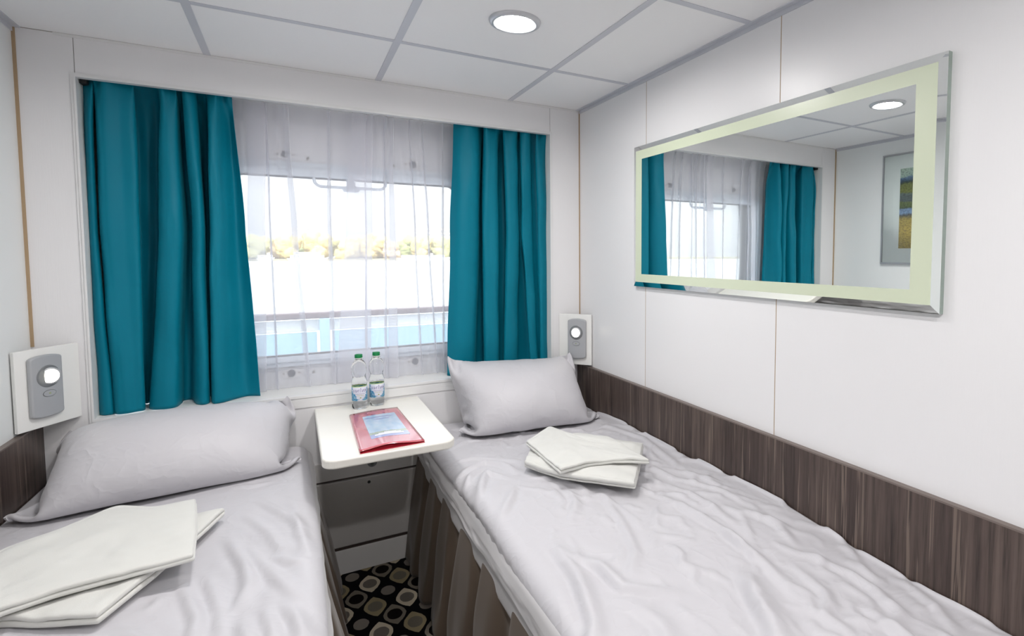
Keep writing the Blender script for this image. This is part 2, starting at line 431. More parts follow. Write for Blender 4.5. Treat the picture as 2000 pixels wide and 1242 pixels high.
# floor, ceiling, side walls, rear wall
fl = bpy.data.meshes.new('floor')
struct(box('floor', (-0.03, YB, -0.03), (W+0.03, 0.0, 0.0), M_CARPET))
ceil = struct(box('ceiling', (-0.03, YB, H), (W+0.03, 0.02, H+0.03), M_CEIL))
bm = bmesh.new()
gz0, gz1 = H-0.0022, H+0.001
for gx in (0.524, 1.124, 1.724): add_box(bm, (gx-0.012, YB, gz0), (gx+0.012, 0.0, gz1))
gy = -0.508
while gy > YB: add_box(bm, (0.0, gy-0.012, gz0+0.0004), (W, gy+0.012, gz1)); gy -= 0.75
struct(from_bm('trim_1', bm, M_GRID))                       # ceiling grid bars
bm = bmesh.new()
add_box(bm, (W-0.022, YB, H-0.004), (W, 0, H)); add_box(bm, (W-0.004, YB, H-0.018), (W, 0, H))
add_box(bm, (0, YB, H-0.004), (0.022, 0, H)); add_box(bm, (0, YB, H-0.018), (0.004, 0, H))
struct(from_bm('trim_2', bm, M_GRID))                       # angle strips along the side walls
def right_wall():
    bm = bmesh.new(); ys = [0.0, -0.6302, -1.3755, -2.12, -2.865, YB]
    add_box(bm, (W+0.004, YB, -0.03), (W+0.03, 0.03, H+0.03))
    for a, b in zip(ys, ys[1:]):
        add_box(bm, (W, b+0.0017, 0), (W+0.006, a-0.0017, H))
    return struct(from_bm('wall_right', bm, M_WALL))
right_wall()
bm = bmesh.new()
for y in (-0.6302, -1.3755, -2.12, -2.865): add_box(bm, (W+0.0004, y-0.0017, 0), (W+0.0045, y+0.0017, H))
struct(from_bm('trim_3', bm, M_SEAM))
bm = bmesh.new(); ys = [0.0, -0.6302, -1.3755, -2.12, -2.865, YB]
add_box(bm, (-0.03, YB, -0.03), (-0.004, 0.03, H+0.03))
for a, b in zip(ys, ys[1:]): add_box(bm, (-0.006, b+0.0017, 0), (0, a-0.0017, H))
struct(from_bm('wall_left', bm, M_WALL_L))
struct(box('wall_rear', (-0.03, YB-0.03, 0), (W+0.03, YB, H), M_WALL))
# corner strips, tan
bm = bmesh.new(); add_box(bm, (0.0, -0.004, 1.085), (0.0085, 0.0, H-0.004)); struct(from_bm('trim_4', bm, M_SEAM))
bm = bmesh.new(); add_box(bm, (W-0.0045, -0.004, 1.083), (W, 0.0, H-0.004)); struct(from_bm('trim_5', bm, M_SEAM))
# window wall: panels round the opening
bm = bmesh.new(); T = 0.018
add_box(bm, (-0.03, 0, 0), (0.1485, T, H)); add_box(bm, (1.9375, 0, 0), (W+0.03, T, H))
add_box(bm, (0.1505, 0, FZ1+0.004), (1.9355, T, H)); add_box(bm, (0.1485, 0, 0), (1.9375, T, FZ0-0.003))
struct(from_bm('wall_front', bm, M_WALL))
bm = bmesh.new()
add_box(bm, (0.1484, 0.003, FZ1+0.002), (0.1506, T, H)); add_box(bm, (1.9354, 0.003, FZ1+0.002), (1.9376, T, H))
struct(from_bm('trim_6', bm, M_SEAMD))
# moulding round the opening
def frame_loop(x0, z0, x1, z1): return [(x0, z0), (x1, z0), (x1, z1), (x0, z1)]
bm = bmesh.new()
ring_bm(bm, frame_loop(FX0-0.014, FZ0-0.052, FX1+0.014, FZ1+0.014), frame_loop(FX0+0.0002, FZ0+0.0006, FX1-0.0002, FZ1-0.0002), -0.004, T+0.004)
ring_bm(bm, frame_loop(FX0-0.006, FZ0-0.010, FX1+0.006, FZ1+0.006), frame_loop(FX0, FZ0, FX1, FZ1), -0.007, -0.003)
struct(from_bm('trim_7', bm, M_TRIM))
bm = bmesh.new(); add_box(bm, (0.10, -0.003, H-0.010), (W, 0, H-0.001)); struct(from_bm('trim_8', bm, M_TRIM))
bm = bmesh.new(); add_box(bm, (0.0, -0.0012, H-0.0022), (W, 0.001, H)); struct(from_bm('trim_9', bm, M_SEAMD))
# niche lining (jambs, head, sill board)
bm = bmesh.new(); D = 0.235
add_box(bm, (FX0-0.02, T, FZ0-0.02), (FX0, D, FZ1+0.05)); add_box(bm, (FX1, T, FZ0-0.02), (FX1+0.02, D, FZ1+0.05))
add_box(bm, (FX0, T, FZ1+0.03), (FX1, D, FZ1+0.05)); add_box(bm, (FX0, T, FZ0-0.02), (FX1, D, FZ0))
struct(from_bm('trim_10', bm, M_WHITEP))
# dark laminate rails along the beds
def band(name, x0, x1, side):
    o = box(name, (x0, -2.9, 0.42), (x1, -0.0005, 0.816), M_WOOD)
    b = box('cap', (x0, -2.9, 0.816), (x1, -0.0005, 0.8206), M_WOODTOP, o); struct(o); return o
band('trim_11', W-0.018, W-0.0003, 1); band('trim_12', 0.0003, 0.018, -1)

# ------------------------------------------------------------------ window
WY = 0.235
win = struct(bpy.data.objects.new('window_1', None)); COL.objects.link(win)
hx0, hx1, hz0, hz1 = 0.575, 1.505, 0.945, 1.748
bm = bmesh.new()
inner = rrect(hx0, hz0, hx1, hz1, 0.035, 8)
cxm, czm = (hx0+hx1)/2, (hz0+hz1)/2
def to_rect(p, x0, z0, x1, z1):
    dx, dz = p[0]-cxm, p[1]-czm
    tx = ((x1-cxm)/dx if dx > 0 else (x0-cxm)/dx) if abs(dx) > 1e-6 else 1e9
    tz = ((z1-czm)/dz if dz > 0 else (z0-czm)/dz) if abs(dz) > 1e-6 else 1e9
    t = min(tx, tz); return (cxm+dx*t, czm+dz*t)
outer = [to_rect(p, FX0-0.02, FZ0-0.02, FX1+0.02, FZ1+0.05) for p in inner]
ring_bm(bm, outer, inner, WY, WY+0.012)
from_bm('steel_wall', bm, M_STEEL, win)
# sash frame: two stepped rings
bm = bmesh.new()
ring_bm(bm, rrect(hx0-0.055, hz0-0.045, hx1+0.055, hz1+0.062, 0.05, 8), rrect(hx0-0.030, hz0-0.024, hx1+0.030, hz1+0.036, 0.045, 8), WY-0.020, WY+0.002)
from_bm('outer_frame', bm, M_STEEL2, win, False)
bm = bmesh.new()
ring_bm(bm, rrect(hx0-0.029, hz0-0.023, hx1+0.029, hz1+0.035, 0.045, 8), rrect(hx0, hz0, hx1, hz1, 0.035, 8), WY-0.030, WY+0.014)
from_bm('sash', bm, M_STEEL2, win)
bm = bmesh.new()
ring_bm(bm, rrect(hx0, hz0, hx1, hz1, 0.035, 8), rrect(hx0+0.006, hz0+0.006, hx1-0.006, hz1-0.006, 0.03, 8), WY-0.012, WY+0.010)
from_bm('gasket', bm, mat('grey_rubber', (0.16, 0.15, 0.16), 0.6), win)
extrude_poly('glass_pane', rrect(hx0+0.004, hz0+0.004, hx1-0.004, hz1-0.004, 0.03, 8), 0.004, M_PANE, win,
             mtx=Matrix.Translation((0, WY+0.004, 0)) @ Matrix.Rotation(math.pi/2, 4, 'X'))
# grab handle under the top of the sash
hy = WY-0.045
L_, R_, zt, zb = 0.874, 1.172, 1.772, 1.706
pts = [(L_, WY-0.02, zt), (L_, hy, zt-0.002), (L_, hy, zb+0.03)]
pts += [(L_+0.03-0.03*math.cos(a), hy, zb+0.03-0.03*math.sin(a)) for a in np.linspace(0.3, math.pi/2, 6)]
pts += [(R_-0.03+0.03*math.sin(a), hy, zb+0.03-0.03*math.cos(a)) for a in np.linspace(0, math.pi/2-0.3, 6)]
pts += [(R_, hy, zb+0.03), (R_, hy, zt-0.002), (R_, WY-0.02, zt)]
hd = tube('handle', pts, 0.0068, M_STEEL2, win, 10)
mc = (L_+R_)/2
extrude_poly('latch_plate', [(mc-0.019, zt), (mc+0.019, zt), (mc+0.019, zb+0.008), (mc+0.042, zb), (mc+0.030, zb-0.020), (mc-0.030, zb-0.020), (mc-0.042, zb), (mc-0.019, zb+0.008)],
             0.012, M_STEEL2, win, 0.001, Matrix.Translation((0, hy+0.004, 0)) @ Matrix.Rotation(math.pi/2, 4, 'X'))
# lozenge plates with round plugs, screw heads
def plug(x, z, dotx, r=0.0155):
    y = WY
    poly = []
    for k in range(33):
        a = 2*math.pi*k/32
        if k == 32: break
        c, s = math.cos(a), math.sin(a)
        rx = 0.040 if abs(c) > 0.93 else min(0.040, 0.024/max(abs(s), 0.35)*0.98)
        poly.append((x+rx*c*1.0, z+0.026*s))
    o = extrude_poly('plug_plate', poly, 0.005, M_PLATE, win, 0.0008, Matrix.Translation((0, y, 0)) @ Matrix.Rotation(math.pi/2, 4, 'X'))
    cyl('plug', (x, y-0.008, z), r, 0.008, mat('plug_grey', (0.16, 0.17, 0.20), 0.4), o, 'y', 24)
    for s in (-1, 1): cyl('screw', (x+s*0.030, y-0.0055, z), 0.0042, 0.003, M_SEAMD, o, 'y', 12)
for x, z in ((0.767, 1.843), (1.303, 1.841), (0.762, 0.866), (1.296, 0.868)): plug(x, z, 0)
for x, z in ((0.854, 1.832), (1.217, 1.830), (0.850, 0.862), (1.20, 0.865)): cyl('screw', (x, WY-0.003, z), 0.0055, 0.005, M_SEAMD, win, 'y', 12)

# ------------------------------------------------------------------ curtain track and curtains
tr = box('curtain_track', (FX0+0.002, 0.035, FZ1+0.0245), (FX1-0.002, 0.065, FZ1+0.0295), M_TRIM, None, 0.001); box('end_cap', (FX0+0.0015, 0.030, FZ1-0.012), (FX0+0.020, 0.070, FZ1+0.023), M_BLACK, tr)
tag(tr, 'thin white curtain track with dark end cap under the head of the window recess', 'curtain rail')
def catmull(K, n):
    """K (m,d) knots -> n points"""
    K = np.asarray(K, float); m = len(K); t = np.linspace(0, m-1, n); i = np.minimum(t.astype(int), m-2); f = (t-i)[:, None]
    p0 = K[np.maximum(i-1, 0)]; p1 = K[i]; p2 = K[i+1]; p3 = K[np.minimum(i+2, m-1)]
    return 0.5*((2*p1)+(-p0+p2)*f+(2*p0-5*p1+4*p2-p3)*f*f+(-p0+3*p1-3*p2+p3)*f**3)
def hang(name, top, mid, bot, z_top, z_bot, m, nu=260, nv=90, head=0.0, seed=1, thick=0.0008, zb_fn=None, sway=0.0, jit=0.0, head_n=9, ytop=0.045):
    """top, mid, bot: knot rows [(x, y), ...] of the same length describing the fold section at three heights"""
    A, B, C_ = (catmull(k, nu) for k in (top, mid, bot))
    rs = np.random.RandomState(seed)
    P = np.zeros((nv, nu, 3)); s = np.linspace(0, 1, nu)
    gath = np.sin(s*math.pi*2*head_n+1.3*np.sin(s*17+seed))
    n1 = smooth_noise(nv, nu, (5, 9), seed); n2 = smooth_noise(nv, nu, (7, 16), seed+5)
    for j in range(nv):
        t = j/(nv-1); t = t**0.8 if False else t
        if t < 0.45: q = t/0.45; q = q*q*(3-2*q); S = A*(1-q)+B*q
        else: q = (t-0.45)/0.55; S = B*(1-q)+C_*q
        hw = math.exp(-(t/0.055)**1.2)
        x = S[:, 0]+jit*n1[j]; y = S[:, 1]*(1-0.72*hw)+ytop*0.72*hw + head*hw*gath + sway*n2[j]; y = np.maximum(y, 0.0225)
        P[j, :, 0] = x; P[j, :, 1] = y
        zb = z_bot if zb_fn is None else zb_fn(s)
        P[j, :, 2] = z_top*(1-t)+zb*t
    P[:3, :, 2] += 0.0
    return grid_obj(name, P, m, None, thick)
def kx(px, py, y): return U(px, py, 'y', y)[0]
def folds(rows, yrow):
    out = []
    for (pxs, py) in rows:
        out.append([(kx(px, py, y), y) for px, y in zip(pxs, yrow)])
    return out
def shallow(row): return [(x, 0.030+max(y-0.030, -0.002)*0.88) for x, y in row]
# left teal curtain: section knots  (front = near the room, back = near the glass)
K_ = 0.178
yl = [0.11, 0.040, 0.055, K_,  K_,  0.050, 0.028, 0.040, 0.060, K_,  K_,  K_,  0.060, 0.028, 0.040, 0.100, 0.150, 0.150, 0.060, 0.030, 0.060, K_,  K_,  0.040, 0.028, 0.070, 0.110, 0.085]
tl = [158, 168, 181, 181, 187, 186, 196, 228, 262, 262, 285, 312, 312, 322, 340, 346, 350, 362, 358, 370, 384, 388, 408, 406, 420, 432, 446, 453]
ml = [160, 172, 186, 187, 194, 193, 208, 240, 272, 270, 290, 312, 310, 328, 350, 358, 364, 374, 372, 386, 397, 398, 408, 407, 424, 440, 458, 476]
bl = [186, 202, 224, 220, 226, 226, 246, 266, 284, 282, 290, 297, 294, 318, 344, 356, 362, 378, 386, 400, 412, 409, 414, 414, 430, 455, 484, 511]
rows = folds([(tl, 170), (ml, 400), (bl, 795)], yl); rows[2] = shallow(rows[2])
cl = hang('teal_curtain', rows[0], rows[1], rows[2], FZ1+0.021, 0.8125, M_TEAL, 300, 90, 0.014, 3, 0.001, None, 0.008, 0.004, 11)
tag(cl, 'wide teal curtain at the left end of the window behind the left bed', 'curtain')
yr  = [0.080, 0.040, 0.028, 0.040, 0.080, 0.170, 0.170, 0.050, 0.030, 0.050, K_,   K_,   0.050, 0.030, 0.060, 0.150, 0.150, 0.050, 0.035, 0.050, 0.090,0.090, 0.050, 0.032, 0.045, 0.090]
trr = [884, 900, 916, 930, 936, 938, 944, 944, 958, 970, 970, 985, 984, 998, 1008, 1008, 1016, 1016, 1024, 1034, 1034, 1046, 1045, 1054, 1062, 1070]
mrr = [880, 896, 914, 930, 936, 936, 942, 942, 956, 972, 971, 990, 988, 1002, 1012, 1012, 1020, 1020, 1028, 1040, 1039, 1052, 1050, 1058, 1066, 1072]
brr = [872, 888, 904, 918, 926, 928, 944, 946, 958, 974, 972, 986, 984, 996, 1010, 1010, 1036, 1036, 1042, 1050, 1049, 1056, 1055, 1062, 1068, 1073]
rows = folds([(trr, 255), (mrr, 450), (brr, 725)], yr); rows[2] = shallow(rows[2])
crn = hang('teal_curtain', rows[0], rows[1], rows[2], FZ1+0.021, 0.8125, M_TEAL, 300, 90, 0.014, 8, 0.001, None, 0.007, 0.003, 9)
tag(crn, 'narrower teal curtain at the right end of the window behind the upright pillow', 'curtain')
# sheer voile with z-folds
bands_ = [(210, 325, 245, 340), (338, 350, 428, 446), (470, 510, 655, 688), (802, 824, 842, 878), (1000, 1090, 905, 1100), (1100, 1150, 1104, 1140),
          (1236, 1246, 1250, 1272), (1284, 1306, 1284, 1350), (1424, 1436, 1530, 1546), (1520, 1534, 1640, 1656), (1672, 1690, 1690, 1702)]
def sheer_rows():
    t, b, ys = [], [], []
    def pt(xt, xb, y): t.append(430+xt/3.882); b.append(430+xb/3.882); ys.append(y)
    y0 = 0.150
    pt(40, 215, 0.150); pt(90, 262, 0.160)
    prev = (90, 262)
    for i, (a, bb, c, d) in enumerate(bands_):
        m_ = ((prev[0]+a)/2, (prev[1]+c)/2); pt(m_[0], m_[1], y0+0.010+0.010*((i % 3)-1))
        pt(a, c, y0+0.004); pt(bb-2, d-2, y0-0.016); pt(bb, d, y0-0.010); pt(a+2, c+2, y0+0.006); pt(a, c, y0+0.014); pt(bb, d, y0+0.012)
        prev = (bb, d)
    pt(1745, 1705, y0); pt(1830, 1750, y0-0.004)
    return t, b, ys
tS, bS, yS = sheer_rows()
top = [(kx(p, 215, y), y) for p, y in zip(tS, yS)]
bot = [(kx(p, 760, y), y) for p, y in zip(bS, yS)]
mid = [((a[0]*0.62+b[0]*0.38), a[1]) for a, b in zip(top, bot)]
sh = hang('sheer_curtain', top, mid, bot, FZ1+0.021, 0.8145, M_SHEER, 900, 40, 0.006, 4, 0.0, None, 0.004, 0.003, 30, ytop=0.125)
tag(sh, 'translucent white voile curtain hanging between the two teal curtains', 'curtain')

#==SPLIT-FIX
# ------------------------------------------------------------------ mirror
MX = W-0.020; my0, my1, mz0, mz1 = -0.5593, -1.8915, 1.2623, 1.8699
mir = thing('wall_mirror', 'large wide mirror with frosted pale green border on the right wall', 'mirror')
bm = bmesh.new(); bw, bd = 0.020, 0.0045   # bevelled edge
def yz(x, y0, z0, y1, z1): return [(x, y0, z0), (x, y1, z0), (x, y1, z1), (x, y0, z1)]
back = yz(W, my0, mz0, my1, mz1); edge = yz(MX+bd, my0, mz0, my1, mz1)
face = yz(MX, my0-bw, mz0+bw, my1+bw, mz1-bw)
def loopfaces(bm, A, B):
    a = [bm.verts.new(p) for p in A]; b = [bm.verts.new(p) for p in B]
    for i in range(4): bm.faces.new((a[i], a[(i+1) % 4], b[(i+1) % 4], b[i]))
    return a, b
a, b = loopfaces(bm, back, edge); bm.faces.new(a)
from_bm('edge', bm, mat('mirror_edge', (0.35, 0.42, 0.38), 0.2, 0.3), mir)
bm = bmesh.new(); loopfaces(bm, edge, face); from_bm('bevelled_rim', bm, M_MIRROR, mir)
in_ = yz(MX, -0.626, 1.317, -1.820, 1.812)
bm = bmesh.new(); loopfaces(bm, face, in_); from_bm('frosted_border', bm, M_FROST, mir)
bm = bmesh.new(); bm.faces.new([bm.verts.new(p) for p in in_]); from_bm('reflecting_glass', bm, M_MIRROR, mir)
rebase(mir)
# ------------------------------------------------------------------ picture on the left wall (seen in the mirror)
pic = thing('framed_picture', 'framed landscape print with wide white mat on the left wall, seen in the mirror', 'picture')
py0, py1, pz0, pz1 = -0.375, -0.915, 1.341, 2.050
bm = bmesh.new()
def rotring(bm, o, i, x0, x1):
    t = bmesh.new(); ring_bm(t, frame_loop(*o), frame_loop(*i), x0, x1)
    for v in t.verts: v.co = Vector((v.co.y, v.co.x, v.co.z))
    me = bpy.data.meshes.new('t'); t.to_mesh(me); t.free(); bm.from_mesh(me); bpy.data.meshes.remove(me)
rotring(bm, (py1, pz0, py0, pz1), (py1+0.010, pz0+0.010, py0-0.010, pz1-0.010), 0.0005, 0.018)
from_bm('frame', bm, M_GREYM, pic)
box('mat_board', (0.004, py1+0.010, pz0+0.010), (0.010, py0-0.010, pz1-0.010), mat('mat_board', (0.88, 0.90, 0.89), 0.7), pic)
def art_mat():
    m = mat('landscape_print', (0.3, 0.3, 0.2), 0.5); g = G(m); v, x, y, z = g.obj_xyz()
    n = g.noise(v, 9, 4, 0.6); n2 = g.noise(g.scaled(v, (1, 2.2, 3)), 32, 4, 0.7)
    zz = g.M('ADD', z, g.M('MULTIPLY', g.M('SUBTRACT', n, 0.5), 0.06))
    t = g.M('DIVIDE', g.M('SUBTRACT', zz, 0.101), 0.508)
    c = g.ramp(t, [(0.0, (0.42, 0.30, 0.05)), (0.20, (0.62, 0.45, 0.10)), (0.36, (0.48, 0.36, 0.09)), (0.41, (0.10, 0.10, 0.09)),
                   (0.44, (0.26, 0.38, 0.62)), (0.49, (0.22, 0.32, 0.55)), (0.51, (0.08, 0.12, 0.04)), (0.58, (0.16, 0.20, 0.06)), (0.60, (0.10, 0.13, 0.14)),
                   (0.68, (0.13, 0.17, 0.17)), (0.70, (0.22, 0.24, 0.05)), (0.80, (0.20, 0.22, 0.06)), (0.83, (0.04, 0.07, 0.06)), (0.86, (0.07, 0.13, 0.24)),
                   (0.885, (0.13, 0.22, 0.38)), (0.90, (0.42, 0.55, 0.52)), (1.0, (0.46, 0.58, 0.52))])
    q = g.n('ShaderNodeMix', data_type='RGBA', blend_type='MULTIPLY'); q.inputs[0].default_value = 0.85
    g.link(c, q.inputs[6]); g.link(g.ramp(n2, [(0.35, (0.45, 0.42, 0.40)), (0.55, (1.1, 1.1, 1.0))]), q.inputs[7])
    g.link(q.outputs[2], g.b.inputs['Base Color']); return m
box('print', (0.010, py1+0.12, 1.442), (0.0112, -0.495, 1.950), art_mat(), pic)
box('glass', (0.013, py1+0.010, pz0+0.010), (0.015, py0-0.010, pz1-0.010), M_PANE, pic)
rebase(pic)

# ------------------------------------------------------------------ ceiling lamps, plus an added rear fill pair
def ceil_lamp(x, y, m, label):
    t = thing('ceiling_lamp', label, 'ceiling lamp', (x, y, H), 'round recessed ceiling lamps')
    lathe('rim', [(0.060, -0.0035), (0.064, -0.010), (0.072, -0.0115), (0.080, -0.008), (0.0835, -0.001), (0.0835, 0.0)], M_GREYM_L, t, 64)
    lathe('diffuser', [(0.0, -0.0045), (0.055, -0.0045), (0.061, -0.0035)], m, t, 64)
    return t
M_GREYM_L = mat('satin_rim', (0.60, 0.61, 0.64), 0.35, 0.4)
ceil_lamp(1.425, -0.878, M_LAMPF, 'round recessed ceiling lamp visible in the ceiling near the window')
ceil_lamp(0.798, -0.905, M_LAMPF, 'round recessed ceiling lamp seen only as a reflection in the mirror')
ceil_lamp(0.80, -2.63, M_FILLR, 'added fill lamp, out of view over the foot end of the left bed')  # rear pair is added unseen behind the camera, front fill for the curtains
ceil_lamp(1.425, -2.63, M_FILLR, 'added fill lamp, out of view over the foot end of the right bed')

# ------------------------------------------------------------------ reading lamps
def reading_lamp(A, B, cx_, lx, aim, label):
    """white plate set across the corner of the cabin from A to B (seen left to right from the room)"""
    L = math.hypot(B[0]-A[0], B[1]-A[1])
    t = thing('reading_lamp', label, 'reading lamp', (A[0], A[1], 0.830)); t.rotation_euler.z = math.atan2(B[1]-A[1], B[0]-A[0])
    box('mounting_plate', (0.0, -0.006, 0.0), (L, 0.006, 0.262), M_WHITEP, t, 0.0015)
    w_ = 0.100; hz0_, hz1_, lz = 0.033, 0.241, 0.169
    poly = []
    for k in range(13): a = math.pi*(k/12); poly.append((cx_+w_/2*math.cos(a), hz1_-0.014+0.014*math.sin(a)**0.8))
    for k in range(13): a = math.pi*(k/12); poly.append((cx_-w_/2*math.cos(a), hz0_+0.014-0.014*math.sin(a)**0.8))
    RX = Matrix.Rotation(math.pi/2, 4, 'X')
    ho = extrude_poly('housing', poly, 0.016, M_SILVER, t, 0.005, Matrix.Translation((0, -0.0055, 0)) @ RX, 3)
    yf = -0.0215
    lathe('socket_ring', [(0.0, 0.0006), (0.030, 0.0006), (0.0345, 0.0014), (0.0370, 0.0)], M_SILVERD, ho, 40, mtx=Matrix.Translation((lx, yf, lz)) @ RX)
    Ra = Matrix.Translation((lx+aim[2], yf, lz)) @ Matrix.Rotation(aim[0], 4, 'Z') @ Matrix.Rotation(aim[1], 4, 'X') @ RX
    lathe('spot_head', [(0.0225, 0.006), (0.0265, 0.0065), (0.0285, 0.004), (0.0285, -0.008)], M_SILVER, t, 40, mtx=Ra)
    lathe('bulb', [(0.0, 0.0066), (0.015, 0.0063), (0.0226, 0.0055)], M_READ, t, 32, mtx=Ra)
    zb = lz-0.057
    el = lambda rx, rz: [(lx+rx*math.cos(a), zb+rz*math.sin(a)) for a in np.linspace(0, 2*math.pi, 33)[:-1]]
    sw = extrude_poly('switch', el(0.0205, 0.0115), 0.0016, M_SILVERD, t, 0, Matrix.Translation((0, yf+0.0002, 0)) @ RX)
    extrude_poly('switch_face', el(0.0190, 0.0100), 0.0022, M_SILVER, sw, 0.0003, Matrix.Translation((0, yf+0.0002, 0)) @ RX)
    cyl('switch_mark', (lx, yf-0.0024, zb), 0.0034, 0.0006, mat('green_dot', (0.35, 0.40, 0.25), 0.5), sw, 'y', 16)
    return t
reading_lamp((0.008, -0.178), (0.116, -0.0065), 0.083, 0.086, (-0.35, 0.0, 0.004), 'silver reading lamp on white plate across the left corner by the slumped pillow')
reading_lamp((1.983, -0.0065), (2.099, -0.146), 0.105, 0.103, (0.0, 0.0, 0.0), 'silver reading lamp on white plate across the right corner above the upright pillow')

# ------------------------------------------------------------------ cabinet under the table
cab = thing('wall_cabinet', 'grey white cabinet with a flap door between the two beds', 'cabinet')
bm = bmesh.new()
add_box(bm, (0.80, -0.0100, 0.427), (1.33, -0.0005, 0.506), 0.002)
add_box(bm, (0.80, -0.0020, 0.0), (1.33, -0.0005, 0.427))
from_bm('body', bm, M_CAB, cab)
box('plinth', (0.80, -0.012, 0.0), (1.33, -0.002, 0.108), M_CAB, cab, 0.002)
# flap with rolled upper right corner
flap = extrude_poly('door', rrect(0.828, 0.124, 1.298, 0.419, 0.018, 6, (0.022, 0.008, 0.002, 0.002)), 0.015, M_FLAP, cab, 0.004,
                    Matrix.Translation((0, -0.003, 0)) @ Matrix.Rotation(math.pi/2, 4, 'X'), 3)
cyl('keyhole', (1.045, -0.0185, 0.394), 0.0065, 0.003, M_BLACK, flap, 'y', 20)
box('hinge_strip', (0.80, -0.008, 0.109), (1.33, -0.002, 0.122), mat('dark_gap', (0.05, 0.035, 0.03), 0.5), cab)
box('shadow_gap', (0.80, -0.0075, 0.420), (1.33, -0.002, 0.4265), mat('dark_gap_2', (0.06, 0.045, 0.04), 0.5), cab)
rebase(cab)

# ------------------------------------------------------------------ table
TX0, TX1, TY, TZ = 0.842, 1.262, -0.700, 0.750
tb = thing('wall_table', 'cream wall-mounted table with rounded corners between the beds', 'table')
extrude_poly('tabletop', rrect(TX0, TY, TX1, -0.0075, 0.045, 8, (0, 0, 0.045, 0.045)), 0.030, M_TABLE, tb, 0.006, Matrix.Translation((0, 0, TZ-0.030)), 3)
bm = bmesh.new()
add_box(bm, (1.045, -0.42, TZ-0.050), (1.075, -0.011, TZ-0.0305), 0.002)
from_bm('support_rail', bm, M_CHROME, tb)
sp0, sp1 = Vector((1.06, -0.40, TZ-0.046)), Vector((1.06, -0.016, 0.47))
tube('strut', [sp0, sp0.lerp(sp1, 0.5), sp1], 0.007, M_CHROME, tb)
cyl('wall_bracket', (1.060, -0.016, 0.480), 0.020, 0.011, M_SILVERD, tb, 'y', 24)
rebase(tb)

# ------------------------------------------------------------------ bottles
def bottle_glass():
    m = mat('clear_water_bottle', (0.985, 0.995, 0.995), 0.02, spec=0.5); b = m.node_tree.nodes['Principled BSDF']
    b.inputs['Transmission Weight'].default_value = 1.0; b.inputs['IOR'].default_value = 1.30; return m
M_BOTTLE = bottle_glass()
M_CAP = mat('green_cap', (0.0, 0.20, 0.055), 0.4)
def label_mat():
    m = mat('bottle_label', (0.7, 0.75, 0.9), 0.45); g = G(m); v, x, y, z = g.obj_xyz()
    ang = g.M('ARCTAN2', x, g.M('MULTIPLY', y, -1.0))      # 0 faces the room, -pi..pi
    an = g.M('ABSOLUTE', ang); n = g.noise(v, 90, 3, 0.6); n2 = g.noise(v, 240, 2, 0.5)
    edge = g.M('ADD', g.M('MULTIPLY', an, 0.55), g.M('ADD', g.M('MULTIPLY', g.M('SUBTRACT', n, 0.5), 0.9), g.M('MULTIPLY', g.M('SUBTRACT', 0.085, z), 9.0)))
    blue = g.M('GREATER_THAN', edge, 0.62)
    bc = g.mix(g.M('GREATER_THAN', n2, 0.52), (0.03, 0.22, 0.46, 1), (0.30, 0.60, 0.74, 1))
    base = g.mix(blue, (0.72, 0.74, 0.84, 1), bc)
    band_ = g.M('GREATER_THAN', z, 0.0960)
    g.link(g.mix(band_, base, (0.36, 0.52, 0.12, 1)), g.b.inputs['Base Color']); return m
M_LABEL = label_mat(); M_INK = mat('violet_ink', (0.10, 0.08, 0.28), 0.5); M_INKG = mat('olive_ink', (0.38, 0.42, 0.10), 0.5)
